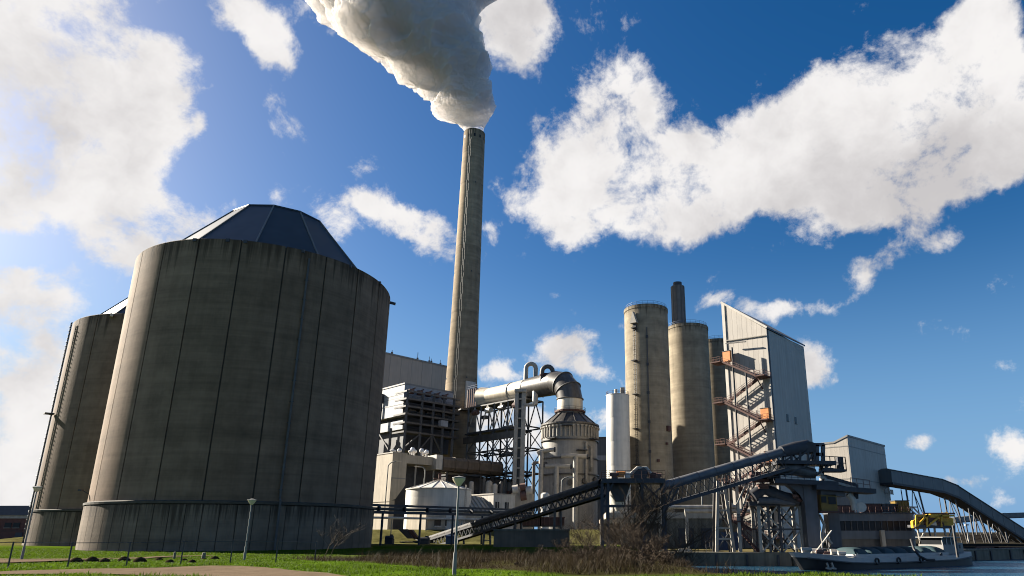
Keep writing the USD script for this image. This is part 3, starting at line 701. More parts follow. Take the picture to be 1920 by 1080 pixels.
# the brick shed at the left edge
A = at(46, 1013, 228); t = thing('brick_shed', 'long low brick shed with dark roof at the far left beyond the silos', 'shed', (A[0] - 30, 236, 0))
zt, z1, z2 = zat(A[0], 228, 948), zat(A[0], 228, 966), zat(A[0], 228, 972)
part(t, 'wall', MB().span((A[0], 228, 0), (-1, 0), (0, 1), 0, 62, 0, 16, -.2, z2), 'brick')
part(t, 'fascia', MB().span((A[0], 228, 0), (-1, 0), (0, 1), -.3, 62, -.25, 16, z2, z1), 'pale_steel')
part(t, 'roof', MB().prism([(A[0] + .5, 227.4, z1), (A[0] + .5, 244.5, z1), (A[0] + .5, 236, zt + .2), (A[0] + .5, 229, zt)], (-63, 0, 0)), 'dark_steel')
for i, px in enumerate((-30, -8, 14, 30)):
    q = at(px, 990, 228); part(t, 'window', MB().box((q[0], 227.95, 4.6), (2.2, .2, 1.6)), 'window_dark'); part(t, 'window_sill', MB().box((q[0], 227.85, 3.7), (2.4, .35, .15)), 'pale_steel')
part(t, 'door_band', MB().span((A[0], 228, 0), (-1, 0), (0, 1), 1.5, 28, -.08, .0, 2.5, 3.2), 'rust_red')
part(t, 'door', MB().box((at(36, 1000, 228)[0], 227.92, 1.1), (2.4, .16, 2.3)), 'dark_steel')

# boiler house behind the chimney
P = at(726, 661, 300); zt = P[2]; a, b_ = reach(P, E1, 668), reach(P, E1, 872)
t = thing('boiler_house', 'huge plain tan boiler house towering behind the chimney', 'power station hall', (P[0], P[1], 0))
part(t, 'wall', MB().span((P[0], P[1], 0), E1, E2, a, b_, 0, 42, 0, zt - .8), 'tan_clad')
part(t, 'parapet', MB().span((P[0], P[1], 0), E1, E2, a - .2, b_ + .2, -.25, 42.2, zt - .8, zt), 'grey_clad')
for i, (px, hh) in enumerate(((738, 2.2), (786, 4.0), (808, 3.2), (812, 2.4), (829, 2.8))):
    q = v3(P[:2] + E1 * reach(P, E1, px) + E2 * 1.5, zt); part(t, 'roof_mast', MB().beam(q, q + [0, 0, hh], .22).box(q + [0, 0, .6], (.8, .8, 1.2)), 'grey_steel')
k = int((b_ - a) / 6)
for i in range(1, k): part(t, 'wall_seam', MB().span((P[0], P[1], 0), E1, E2, a + i * 6, a + i * 6 + .12, -.05, .0, 0, zt - .8), 'grey_clad')

# filter house: white cladding on a dark steel frame with galleries
P = at(759, 720, 230); zt = P[2]; o = (P[0], P[1], 0); wr, wl = reach(P, E1, 850), reach(P, E2, 690)
t = thing('filter_house', 'white clad filter house on a dark steel frame between silo and chimney', 'power station hall', o)
zz = lambda y: zat(P[0], P[1], y)
part(t, 'cladding', MB().span(o, E1, E2, 0, wr, 0, wl, zz(744), zt), 'white_clad'); part(t, 'side_cladding', MB().span(o, E1, E2, 0, 2.4, 0, wl, zz(778), zz(744) - .1), 'white_clad')
for i, y in enumerate((738, 757)): part(t, 'cladding_seam', MB().span(o, NE1, E2, 0, .08, 0, wl, zz(y), zz(y) + .25), 'grey_clad')
part(t, 'lower_cladding', MB().span(o, E1, E2, 1.0, 2.4, 1.0, wl, zz(803), zz(786)), 'white_clad')
part(t, 'dark_interior', MB().span(o, E1, E2, 2.5, wr, 1.2, wl, zz(842), zz(745)), 'dark_steel')
part(t, 'roof_edge', MB().span(o, E1, E2, -.2, wr, -.2, wl, zt, zt + .5), 'grey_clad')
L = []; G = 4.5
pt = lambda x, y, z: v3(P[:2] + E1 * x + E2 * y, z)
for y in (737, 751, 765, 779, 795, 812): L.append((pt(-1.5, -G, zz(y)), pt(wr, -G, zz(y)))); L.append((pt(-1.5, -G, zz(y)), pt(-1.5, 3, zz(y))))
each(t, 'gallery_beam', L, .6, 'dark_duct')
for y in (751, 765, 779, 795, 812): part(t, 'gallery_deck', MB().span(o, E1, E2, -1.5, wr, -G, 0, zz(y) - .35, zz(y) - .2), 'dark_steel'); railing(t, [pt(-1.5, -G - .1, zz(y)), pt(wr, -G - .1, zz(y))], 'dark_steel')
each(t, 'column', [(pt(x, -G + .2, zz(860)), pt(x, -G + .2, zz(737))) for x in (-1.2, 5, 10, 14.5, 19)] + [(pt(x, y, zz(860)), pt(x, y, zz(800))) for x, y in ((-.5, 6), (-.5, 14), (-.5, 22), (6, 2), (12, 2))], .75, 'grey_steel')
each(t, 'brace', [(pt(-1.2, -G, zz(842)), pt(5, -G, zz(812))), (pt(5, -G, zz(842)), pt(10, -G, zz(812))), (pt(14, -G, zz(842)), pt(10, -G, zz(812))), (pt(-.5, 6, zz(842)), pt(-.5, 14, zz(805))), (pt(-.5, 22, zz(842)), pt(-.5, 14, zz(805)))], .45, 'grey_steel')
for i in range(5):
    q = pt(1.5 + i * 3.6, -2.2, zz(735)); part(t, 'fan', MB().tube([q + [0, 0, -.6], q + [0, 0, .9]], 1.1, 10).beam(q + [-1.2, 0, .3], q + [1.4, .3, 1.5], .4), 'pale_red')
    q = pt(1.5 + i * 3.6, -1.5, zz(768)); part(t, 'casing', MB().tube([q, q + v3(E1 * 2.4, 0)], 1.0, 10), 'dark_duct')
q = pt(14, -5, zz(795)); part(t, 'vent_box', MB().box(q + [0, 0, 1.2], (3, 2, 2.2), math.radians(48)), 'white_clad')
part(t, 'downpipe', MB().tube([pt(-.4, wl * .55, zz(742)), pt(-.4, wl * .55, zz(800))], .3, 8).box(pt(-.5, wl * .55, zz(738)), (1.3, 1.2, 3.2), math.radians(48)), 'dark_steel')

# beige building with the overhanging upper storey, insulators on its roof
P = at(737, 849, 200); o = (P[0], P[1], 0); zt = P[2]; zz = lambda y: zat(P[0], P[1], y); wl, wr, wc = reach(P, E2, 680), reach(P, E1, 764), reach(P, E1, 823)
pt = lambda x, y, z: v3(P[:2] + E1 * x + E2 * y, z)
t = thing('switch_house', 'beige switch house with flat canopy roof and white insulators on top, right of the silo', 'building', o)
part(t, 'upper_storey', MB().prism([pt(0, 0, zt), pt(wr, 0, zt), pt(wr, 0, zz(908)), pt(wr * .4, 0, zz(935)), pt(0, 0, zz(940))], v3(E2 * wl, 0)), 'beige_wall')
part(t, 'lower_storey', MB().span(o, E1, E2, .15, wr * .38, .2, wl, 0, zz(938)), 'beige_wall')
part(t, 'canopy_roof', MB().span(o, E1, E2, wr + .05, wc, .3, 9, zz(866), zt - .1), 'beige_wall')
part(t, 'rear_wall', MB().span(o, E1, E2, wr + .05, wc + 6, 7, 9, 2.5, zz(867)), 'dark_steel')
part(t, 'wall_seam', MB().span(o, E1, E2, .02, wr - .02, -.06, .0, zz(897), zz(895)), 'grey_clad')
part(t, 'roof_edge', MB().span(o, E1, E2, -.15, wr, -.15, wl, zt, zt + .3), 'pale_steel')
each(t, 'canopy_post', [(pt(x, 1.0, 2.5), pt(x, 1.0, zz(866))) for x in (wr + 4, wc - 1)], .4, 'pale_steel')
for i, px in enumerate((742, 748, 762, 776, 783, 790, 797, 804, 813)):
    x = reach(P, E1, px); hh = (1.0, 1.0, 1.7, 1.3, 2.4, 1.9, 2.2, 1.2, 2.2)[i]; q = pt(x, 2.0 + (i % 3), zt + .3)
    part(t, 'insulator', MB().lathe([(.28, 0), (.28, hh * .4), (.75, hh * .5), (.78, hh * .8), (.4, hh), (0.01, hh)], q, 10), 'bolt_white', smooth=40)

# brown flue gas duct low behind the tank, dark machinery hall behind it
P = at(820, 869, 212); t = thing('flue_duct', 'rusty brown box shaped flue gas duct running right from the chimney foot', 'duct', (P[0], P[1], P[2] - 3))
w = reach(P, E1, 935); pt = lambda x, y, z: v3(P[:2] + E1 * x + E2 * y, P[2] + z)
part(t, 'end_panel', MB().prism([pt(-1.5, -1.5, -2), pt(-1.5, 5.5, -2), pt(-1.5, 5.5, 2.6), pt(-1.5, -1.5, 2.6)], v3(E1 * 2.5, 0)), 'light_paint')
sec = [(-2, -1.2), (-1.2, -2.2), (3.2, -2.2), (4, -1.2), (4, 1.2), (3.2, 2.2), (-1.2, 2.2), (-2, 1.2)]
for i in range(5):
    x0, x1 = 1.02 + (w - 1) * i / 5, 1 + (w - 1) * (i + 1) / 5 - .15; part(t, 'duct_section', MB().prism([pt(x0, y, z) for y, z in sec], v3(E1 * (x1 - x0), 0)), 'brown_duct')
    part(t, 'flange', MB().prism([pt(x1, y * 1.07 - .07, z * 1.1) for y, z in sec], v3(E1 * .3, 0)), 'brown_duct')
each(t, 'support', [(pt(x, 0, -P[2] + 2.5), pt(x, 0, -2.1)) for x in (4, 11, 18)], .5, 'grey_steel')
P = at(836, 892, 222); t = thing('machine_hall', 'dark low machine hall in shade beneath the flue ducts', 'building', (P[0], P[1], 2.9))
w = reach(P, E1, 985); o = (P[0], P[1], 0)
part(t, 'wall', MB().span(o, E1, E2, 0, w, 0, 14, 2, P[2]), 'dark_duct'); part(t, 'roof', MB().span(o, E1, E2, -.3, w + .3, -.3, 14.3, P[2], P[2] + .5), 'dark_steel')
for i in range(6): part(t, 'bay_door', MB().span(o, E1, NE2, 2 + i * 5.2, 5.5 + i * 5.2, 0, .15, 3, P[2] - 4), 'dark_steel')
for i, (px, py, r, hh, m) in enumerate(((884, 905, .8, 5, 'pale_steel'), (908, 898, .5, 7, 'grey_steel'), (917, 905, 1.1, 3.5, 'pale_steel'), (928, 910, .9, 3, 'light_paint'), (940, 905, .6, 6, 'grey_steel'))):
    q = at(px, py, 208); tt = single('process_tank', ['slim pale vent stack', 'thin grey vent pipe', 'squat pale vessel', 'small light coloured vessel', 'dark grey vent pipe'][i] + ' in front of the dark machine hall', 'tank', MB().lathe([(r, 3 - q[2] - hh + hh), (r, 0), (r * .6, r * .5), (.01, r * .6)], q, 14), m, smooth=40)

# white storage tank
T = at(819, 993, 170); r = 8.15; z0 = T[2]; zw = zat(T[0] - 4, 164, 915.5); za = zat(T[0], 170, 901)
t = thing('storage_tank', 'round white storage tank with shallow cone roof on the grass bank', 'tank', (T[0], T[1], z0))
c = (T[0], T[1], 0)
for i in range(5):
    a, b_ = z0 - .3 + (zw - z0 + .3) * i / 5, z0 - .3 + (zw - z0 + .3) * (i + 1) / 5
    part(t, 'shell_course', MB().lathe([(r, a), (r, b_ - .05), (r - .04, b_)], c, 64), 'white_paint', smooth=30)
part(t, 'rim', MB().lathe([(r - .1, zw - .25), (r + .18, zw - .2), (r + .18, zw + .05), (r - .2, zw + .12)], c, 64), 'light_paint')
for i in range(16):
    a0, a1 = i * PI / 8 + .008, (i + 1) * PI / 8 - .008; part(t, 'roof_panel', MB().lathe([(r + .05, zw + .05), (.7, za)], c, 1, a0, a1), 'white_paint')
b = MB(); 
for i in range(16): b.beam(cyl(c, r, i * PI / 8, zw + .1), cyl(c, .7, i * PI / 8, za + .06), .14, .16)
part(t, 'roof_rib', b, 'light_paint')
part(t, 'vent', MB().tube([(T[0], T[1], za - .1), (T[0], T[1], za + 1.6)], .35, 8).box((T[0], T[1], za + 1.7), (1.0, 1.0, .3)), 'pale_red')
railing(t, [cyl(c, 1.7, a, za - .55) for a in np.linspace(0, 2 * PI, 9)], 'pale_red', 1.0)
aw = math.atan2(-T[1], -T[0])
b = MB()
for s_ in (-.03, .03): b.tube([cyl(c, r + .25, aw + .9 + s_, z0), cyl(c, r + .25, aw + .9 + s_, zw + 1)], .05, 5)
for z in np.arange(z0, zw, .5): b.beam(cyl(c, r + .25, aw + .87, z), cyl(c, r + .25, aw + .93, z), .05)
part(t, 'ladder', b, 'pale_steel')

# low office building right of the tank
P = at(881, 955, 168); o = (P[0], P[1], 0); pt = lambda x, y, z: v3(P[:2] + E1 * x + E2 * y, z); zz = lambda y: zat(P[0], P[1], y)
t = thing('office_building', 'low cream office building with small dark windows right of the white tank', 'building', (P[0], P[1], 2.9))
x1, x2 = reach(P, E1, 921), reach(P, E1, 962)
part(t, 'lower_wing', MB().span(o, E1, E2, reach(P, E1, 800), x1 + .1, 0, 8, 2, zz(957)), 'beige_wall')
part(t, 'pitched_roof', MB().prism([pt(-.3, -.4, zz(957)), pt(-.3, 4, zz(928)), pt(-.3, 8.4, zz(957))], v3(E1 * (x1 + .3), 0)), 'pale_steel')
for i in range(5): part(t, 'roof_batten', MB().beam(pt(.8 + i * 1.3, -.42, zz(957) + .1), pt(.8 + i * 1.3, 3.9, zz(928) + .12), .18), 'beige_wall')
part(t, 'upper_wing', MB().span(o, E1, E2, x1 + .15, x2, -.6, 9, 2, zz(925)), 'light_paint')
part(t, 'roof_edge', MB().span(o, E1, E2, x1, x2 + .15, -.75, 9.1, zz(925), zz(925) + .3), 'pale_steel')
for px, y0, y1, w in ((929, 951, 939, 1.3), (947, 952, 939, 1.3)):
    x = reach(P, E1, px); w_ = part(t, 'window', MB().span(o, E1, E2, x - w / 2, x + w / 2, -.68, -.6, zz(y0), zz(y1)), 'window_dark')
    part(w_, 'frame', MB().span(o, E1, E2, x - w / 2 - .12, x + w / 2 + .12, -.75, -.6, zz(y0) - .15, zz(y0)).span(o, E1, E2, x - .05, x + .05, -.74, -.6, zz(y0), zz(y1)), 'white_paint')
for px in (822, 842, 862):
    x = reach(P, E1, px); w_ = part(t, 'window', MB().span(o, E1, E2, x - .9, x + .9, -.08, 0, 3.8, 5.2), 'window_dark'); part(w_, 'frame', MB().span(o, E1, E2, x - 1.05, x + 1.05, -.14, 0, 3.6, 3.8), 'white_paint')

# the big flue duct, its bend and the absorber
P0 = at(893, 749, 250); zd = P0[2]; AX = np.array([0., 0.])
tt = (at(1069, 765, 218)[0] - P0[0]) / NE2[0]; AX = P0[:2] + NE2 * tt
ab = thing('absorber', 'grey cylindrical absorber vessel with cone top under the bent flue duct', 'vessel', (*AX, 2.9)); c = (*AX, 0); zz = lambda y, dy=0: zat(AX[0], AX[1] + dy, y)
R = (proj(v3(AX, 20) + [9, 0, 0])[0] - proj(v3(AX, 20))[0]) / 9; RA = 52 / R
RN, zc0, zc1 = 24.5 / R, zz(801, -RA), zz(771, -3)
av = math.atan2(-AX[1], -AX[0])
for y0, y1 in ((1000, 935), (935, 892), (892, 862), (862, 829)):
    za, zb_ = zz(y0), zz(y1); part(ab, 'shell_course', MB().lathe([(RA, za + .03), (RA, zb_ - .08), (RA - .08, zb_)], c, 56), 'vessel', smooth=30)
    part(ab, 'stiffener_ring', MB().lathe([(RA - .05, zb_ - .3), (RA + .5, zb_ - .25), (RA + .5, zb_ + .1), (RA - .05, zb_ + .15)], c, 56), 'dark_duct')
zA, zB = zz(829), zz(801)
part(ab, 'nozzle_course', MB().lathe([(RA, zA), (RA, zB), (RA + .2, zB)], c, 56), 'vessel', smooth=30)
part(ab, 'top_ring', MB().lathe([(RA - .1, zB - .1), (RA + .7, zB), (RA + .7, zB + .5), (RA, zB + .6)], c, 56), 'dark_duct')
for k in range(44):
    a = k * 2 * PI / 44; b = MB().tube([cyl(c, RA + .3, a, zA + .8), cyl(c, RA + .3, a, zB - .5)], .26, 6).box(cyl(c, RA + .55, a, zB - .7), (.6, .6, .5), a)
    part(ab, 'nozzle_pipe', b, 'pale_steel')
part(ab, 'cone', MB().lathe([(RA + .1, zB + .5), (RN + .4, zc1 - .6), (RN + .4, zc1)], c, 56), 'dark_duct', smooth=30)
part(ab, 'neck_flange', MB().lathe([(RN, zc1 - .2), (RN + .9, zc1 - .1), (RN + .9, zc1 + .5), (RN, zc1 + .6)], c, 40), 'rust_red')
railing(ab, [cyl(c, RN + 1.0, a, zc1 + .1) for a in np.linspace(0, 2 * PI, 17)], 'dark_steel', 1.3, 3)
for k in range(14): part(ab, 'cone_rib', MB().beam(cyl(c, RA + .2, k * PI / 7, zB + .5), cyl(c, RN + .5, k * PI / 7, zc1 - .5), .25, .3), 'dark_duct')
for k in range(5):
    a = av - 1.1 + k * .5; part(ab, 'access_platform', MB().box(cyl(c, RA + .9, a, zz(850 - (k % 3) * 22)), (2.0, 3.2, .3), a), 'dark_steel')
    q = cyl(c, RA + .1, a + .12, zz(874 + (k * 37) % 40)); part(ab, 'manhole', MB().tube([q, q + v3((math.cos(a + .12), math.sin(a + .12)), 0) * .7], .9, 12), 'grey_steel')
for k, (a, ya, yb) in enumerate(((av + .55, 835, 905), (av + .75, 842, 880), (av + .2, 868, 930))):
    part(ab, 'riser_pipe', MB().tube([cyl(c, RA + .2, a - .05, zz(ya)), cyl(c, RA + 1.0, a, zz(ya)), cyl(c, RA + 1.0, a, zz(yb)), cyl(c, RA + .2, a + .05, zz(yb) - 1)], .4, 8), 'pale_steel')

du = thing('flue_gas_duct', 'huge silver and dark metal flue duct bending from the chimney down to the absorber', 'duct', (*AX, zc1))
ax = lambda tv, z=0: v3(P0[:2] + NE2 * tv, zd + z)
D0 = 2.9; RE = RN + .05
ps = [ax(-3), ax(5)]; part(du, 'inlet_box', MB().prism([ax(-2) + v3(E1 * s_ * 3.0, z) for s_, z in ((-1, -3.3), (1, -3.3), (1, 3.3), (-1, 3.3))], v3(NE2 * 6.0, 0)), 'light_paint')
for k in range(5): part(du, 'inlet_rib', MB().prism([ax(-1.6 + k * 1.25) + v3(E1 * s_ * 3.25, z) for s_, z in ((-1, -3.55), (1, -3.55), (1, 3.55), (-1, 3.55))], v3(NE2 * .3, 0)), 'pale_red')
railing(du, [ax(-2, 3.4) + v3(NE1 * 2.9, 0), ax(4, 3.4) + v3(NE1 * 2.9, 0)], 'blue_paint', 1.5); railing(du, [ax(-2, 3.4) + v3(E1 * 2.9, 0), ax(4, 3.4) + v3(E1 * 2.9, 0)], 'blue_paint', 1.5)
part(du, 'transition', MB().tube([ax(4.05), ax(8.5)], [4.2, 3.25], 4 * 6, caps=False), 'silver_duct', smooth=40)
tE = tt - RE * 1.55
seg = [(8.5, 3.25), (tt * .42, 3.35), (tt * .58, 3.6)]
for (ta, ra), (tb, rb) in zip(seg[:-1], seg[1:]):
    part(du, 'silver_section', MB().tube([ax(ta + .02), ax(tb - .25)], [ra, rb], 40, caps=False), 'silver_duct', smooth=40); part(du, 'joint_ring', MB().tube([ax(tb - .25), ax(tb + .2)], rb + .22, 40), 'pale_steel', smooth=40)
part(du, 'dark_section', MB().tube([ax(tt * .58 + .2), ax(tE)], [3.7, RE - .15], 40, caps=False), 'dark_duct', smooth=40)
bend = []
RB_ = RE * 1.55
for k in range(4):
    a = k * PI / 6; bend.append(ax(tE + RB_ * math.sin(a), -RB_ * (1 - math.cos(a))))
bend[-1] = v3(AX, bend[-1][2])
for k in range(3):
    d0 = (bend[k + 1] - bend[k]) * .02; nr = 44
    # mitred segment: rings lie in the mitre planes
    def ringpl(i):
        a = i * PI / 6; u1 = v3(E1, 0); u2 = np.array([math.sin(a) * NE2[0] * 1.0, math.sin(a) * NE2[1], math.cos(a)]); th_ = np.arange(nr) / nr * 2 * PI
        return bend[i] + RE * (np.cos(th_)[:, None] * u1 + np.sin(th_)[:, None] * u2)
    r0, r1 = ringpl(k), ringpl(k + 1); vv = np.vstack([r0, r1]); ff = [[i, (i + 1) % nr, nr + (i + 1) % nr, nr + i] for i in range(nr)]
    if np.dot(np.cross(vv[1] - vv[0], vv[nr] - vv[0]), vv[0] - bend[k]) < 0: ff = [f_[::-1] for f_ in ff]
    part(du, 'bend_section', (vv, np.vstack([np.array(ff)[:, [0, 1, 2]], np.array(ff)[:, [0, 2, 3]]])), 'dark_duct', smooth=40)
    b = MB(); rr = (r1 - bend[k + 1]) * 1.03 + bend[k + 1]; b.tube(np.vstack([rr, rr[:1]]), .22, 6, caps=False); part(du, 'bend_rib', b, 'grey_steel')
part(du, 'outlet_section', MB().lathe([(RE, zc1 + .4), (RE, bend[-1][2])], c, 44), 'silver_duct', smooth=40)
part(du, 'walkway', MB().beam(ax(0, -3.9), ax(tt * .62, -4.1), 7.0, .5), 'dark_steel')
# expansion loops
for i, (px0, px1, yb0, yt, yb1, lab) in enumerate(((985, 1004, 744, 678, 716, 'taller pipe loop standing on the silver flue duct'), (1016, 1036, 722, 683, 718, 'shorter pipe loop beside the bend of the flue duct'))):
    A, B = at(px0, yb0, 229 - i * 8), at(px1, yb1, 229 - i * 8); zt = zat(A[0], A[1], yt + 4); w2 = np.linalg.norm((B - A)[:2]) / 2; m = (A + B) / 2; dd = (B - A)[:2] / (2 * w2)
    path = [A] + [v3(m[:2] + dd * w2 * -math.cos(u), zt - w2 + w2 * math.sin(u)) for u in np.linspace(0, PI, 9)] + [B]
    t = thing('pipe_loop', lab, 'pipe', A); part(t, 'pipe', MB().tube(path, .8, 12), ('pale_steel', 'grey_steel')[i], smooth=50)
    part(t, 'clamp', MB().tube([A + [0, 0, 3.2], A + [0, 0, 3.8]], .95, 12).beam(v3(m[:2] - dd * w2, A[2] + 4), v3(m[:2] + dd * w2, A[2] + 4), .5), 'rust_red')
# valve stand between the loops
q = at(1010, 730, 227); t = thing('valve_stand', 'rusty valve stand with platform between the two pipe loops', 'valve', q)
part(t, 'frame', MB().beam(q + [-1.6, 0, -3], q + [-1.6, 0, 3.5], .35).beam(q + [1.6, 0, -3], q + [1.6, 0, 3.5], .35).beam(q + [-1.6, 0, 3], q + [1.6, 0, 1], .35).beam(q + [-1.6, 0, -2], q + [1.6, 0, 2], .3), 'rust_red'); part(t, 'valve', MB().tube([q + [-1.3, -.5, 0], q + [1.3, -.5, .6]], .8, 12), 'pale_red')
part(t, 'standpipe', MB().tube([q + [-1.0, -2.5, -6], q + [-1.0, -2.5, -.5], q + [.4, -2, .4]], 1.0, 12), 'light_paint', smooth=40)

# steel frame below the duct
fr = thing('duct_frame', 'cross braced steel frame carrying the silver flue duct', 'steel frame', ax(20, -zd + 2.9))
lv = [2.5, 12.5, 22, 30.5, 38.0, zd - 4.4]
rows = [2, 9.5, 17, 24.5, 32]
cp = lambda i, s_, z: v3(P0[:2] + NE2 * rows[i] + E1 * s_ * 5.0, z)
each(fr, 'column', [(cp(i, s_, 2.5), cp(i, s_, lv[-1])) for i in range(5) for s_ in (-1, 1)], .55, 'grey_steel')
for z in lv[1:]:
    each(fr, 'beam', [(cp(0, s_, z), cp(4, s_, z)) for s_ in (-1, 1)] + [(cp(i, -1, z), cp(i, 1, z)) for i in range(5)], .45, 'grey_steel')
for s_ in (-1, 1):
    for i in range(4):
        for k in range(5):
            if k == 4: each(fr, 'brace', [(cp(i, s_, lv[k]), (cp(i, s_, lv[k + 1]) + cp(i + 1, s_, lv[k + 1])) / 2), (cp(i + 1, s_, lv[k]), (cp(i, s_, lv[k + 1]) + cp(i + 1, s_, lv[k + 1])) / 2)], .32, 'pale_steel' if s_ < 0 else 'grey_steel')
            else: each(fr, 'brace', [(cp(i, s_, lv[k]), cp(i + 1, s_, lv[k + 1])), (cp(i + 1, s_, lv[k]), cp(i, s_, lv[k + 1]))], .26, 'grey_steel')
rr_ = random.Random(11)
for i in range(26):      # pipes, trays and vessels that crowd the frame
    tv, sv, zv = rr_.uniform(2, 30), rr_.uniform(-4.2, 4.2), rr_.uniform(4, zd - 7); k = rr_.random(); q = v3(P0[:2] + NE2 * tv + E1 * sv, zv)
    if k < .4: part(fr, 'service_pipe', MB().tube([q, q + v3(NE2 * rr_.uniform(4, 10), 0)], rr_.uniform(.2, .5), 8), ('dark_duct', 'pale_steel', 'grey_steel')[i % 3])
    elif k < .7: part(fr, 'riser_pipe', MB().tube([q, q + [0, 0, rr_.uniform(3, 8)]], rr_.uniform(.2, .45), 8), ('dark_duct', 'grey_steel', 'pale_steel')[i % 3])
    else: part(fr, 'equipment_box', MB().box(q, (rr_.uniform(1, 2.6), rr_.uniform(1, 2.4), rr_.uniform(1, 2.2)), math.radians(48)), ('dark_duct', 'dark_steel', 'rust_red')[i % 3])
for z in (12.5, 22): part(fr, 'deck', MB().span((*P0[:2], 0), NE2, E1, 2, 32, -4.9, 1.0, z + .25, z + .5), 'dark_steel')
part(fr, 'deck', MB().span((*P0[:2], 0), NE2, E1, 1, 26, -5.5, 5.5, 37.4, 37.9), 'dark_steel')
part(fr, 'cable_tray', MB().span((*P0[:2], 0), NE2, E1, 1, 33, -6.2, -5.3, 34.0, 36.4), 'dark_duct')
for i in range(4):
    q = cp(i, -1, lv[-1] - 2.2) + v3(NE2 * 3, 0); part(fr, 'casing', MB().tube([q, q + v3(NE2 * 2.6, 0)], 1.0, 10), ('pale_red', 'light_paint', 'dark_duct', 'rust_red')[i])

# pale ladder column
q0, q1 = at(961, 925, 205), at(961, 737, 205); X0 = q0[0]; Y0 = 205.0; zt = zat(X0, Y0, 735)
t = thing('duct_column', 'tall pale steel column with ladder rungs in front of the duct frame', 'column', (X0, Y0, 2.9))
part(t, 'left_leg', MB().box((X0 + .55, Y0, (zt + 2.5) / 2), (1.1, 1.4, zt - 2.5)), 'pale_steel'); part(t, 'right_leg', MB().box((X0 + 2.75, Y0 + .2, (zt + 2.5) / 2), (1.3, 1.4, zt - 2.5)), 'pale_steel')
part(t, 'web', MB().box((X0 + 1.6, Y0 + .6, (zt + 2.5) / 2), (1.1, .2, zt - 2.6)), 'dark_duct')
for z in np.arange(6, zt - 1, 3.1): part(t, 'rung', MB().box((X0 + 1.6, Y0 - .3, z), (1.1, .5, .45)), 'pale_steel')
part(t, 'head', MB().box((X0 + 1.7, Y0, zt + .4), (3.8, 2.2, 1.0)).box((X0 + 4.6, Y0, zt - 4.2), (3.2, 1.6, .8)), 'pale_steel')

# vent pipes with T heads before the absorber
for i, (px, yt, yb, w0, w1, lab, rr) in enumerate(((1015, 846, 940, -8, 24, 'pale pipe with bent head left of the absorber', .72), (1043, 874, 925, -21, 26, 'lowest T headed pipe in the middle before the absorber', .8), (1079, 855, 925, -27, 21, 'tall T headed pipe on the right before the absorber', .75), (1001, 868, 930, -3, 12, 'thin grey pipe left of the bent headed pipe', .5))):
    A = at(px, yt, 200); k = 200 / 1284.0 * 1.03; t = thing('vent_pipe', lab, 'pipe', (A[0], 200, 2.9))
    part(t, 'standpipe', MB().tube([(A[0], 200, 3), (A[0], 200, A[2])], rr, 14), 'pale_steel' if i < 3 else 'grey_steel', smooth=40)
    part(t, 'head', MB().tube([(A[0] + w0 * k, 200, A[2] - (.6 if i in (0, 3) else 0)), (A[0], 200, A[2] + .05), (A[0] + w1 * k, 200 + i, A[2] + (.5 if i in (0, 3) else 0))], rr * .85, 14), 'pale_steel' if i < 3 else 'grey_steel', smooth=40)
    part(t, 'end_cap', MB().tube([(A[0] + w1 * k, 200 + i, A[2] + (.5 if i in (0, 3) else 0)), (A[0] + (w1 + 3) * k, 200.05 + i, A[2] + (.5 if i in (0, 3) else 0))], rr * 1.05, 14), 'dark_steel')

# blue grey hall glimpsed right of the absorber
P = at(1122, 822, 270); t = thing('rear_hall', 'dark blue grey hall glimpsed between absorber and slim white silo', 'building', (P[0], P[1], 2.9))
part(t, 'wall', MB().span((P[0], P[1], 0), (1, 0), (0, 1), -3, 14, 0, 20, 2, P[2]), 'blue_clad'); part(t, 'roof_edge', MB().span((P[0], P[1], 0), (1, 0), (0, 1), -3.2, 14.2, -.2, 20, P[2], P[2] + .6), 'grey_steel'); part(t, 'band', MB().span((P[0], P[1], 0), (1, 0), (0, 1), -3.05, 14, -.1, 0, P[2] - 9, P[2] - 7), 'white_clad')

# small things at the absorber's foot
q = at(980, 926, 190); t = thing('pump_set', 'pinkish pump set with rounded casings at the foot of the pale column', 'pump', (q[0], q[1], 2.9))
part(t, 'base', MB().box((q[0], q[1], (q[2] + 1) / 2), (6, 4, q[2] - 1)), 'beige_wall')
for i, (dx, dz, r) in enumerate(((-1.9, .9, 1.3), (.2, 1.6, 1.1), (1.9, .7, 1.2), (.4, -.8, 1.4))): part(t, 'casing', MB().tube([q + [dx - .8, -1.5, dz], q + [dx + .8, -1.5, dz + .3]], r, 12), 'pale_red' if i % 2 else 'light_paint', smooth=40)
q = at(1022, 934, 180); t = thing('drum_tank', 'small white drum tank below the T headed pipes', 'tank', (q[0], q[1], 3)); part(t, 'shell', MB().lathe([(1.15, 3 - q[2]), (1.15, 1.0), (.7, 1.4), (.01, 1.5)], q, 20), 'white_paint', smooth=40); part(t, 'band', MB().lathe([(1.2, -.1), (1.2, .1)], q, 20), 'grey_steel')
for i, (px, w, lab) in enumerate(((998, 5.2, 'left red skip container behind the sloping conveyor'), (1035, 6.4, 'right red skip container behind the sloping conveyor'))):
    q = at(px, 987, 150); t = thing('skip_container', lab, 'container', (q[0], q[1], q[2] - .3)); part(t, 'body', MB().box(q + [0, 0, 1.0], (w - .9, 2.3, 1.6)), 'rust_red')
    for x in np.linspace(-w / 2 + .5, w / 2 - .5, 6): part(t, 'rib', MB().box(q + [x, -1.2, 1.0], (.12, .12, 1.55)), 'pale_red')
    part(t, 'lip', MB().box(q + [0, 0, 1.9], (w - .6, 2.5, .18)), 'pale_red'); part(t, 'skid', MB().box(q + [0, 0, .05], (w - 1.2, 2.0, .28)), 'dark_steel')

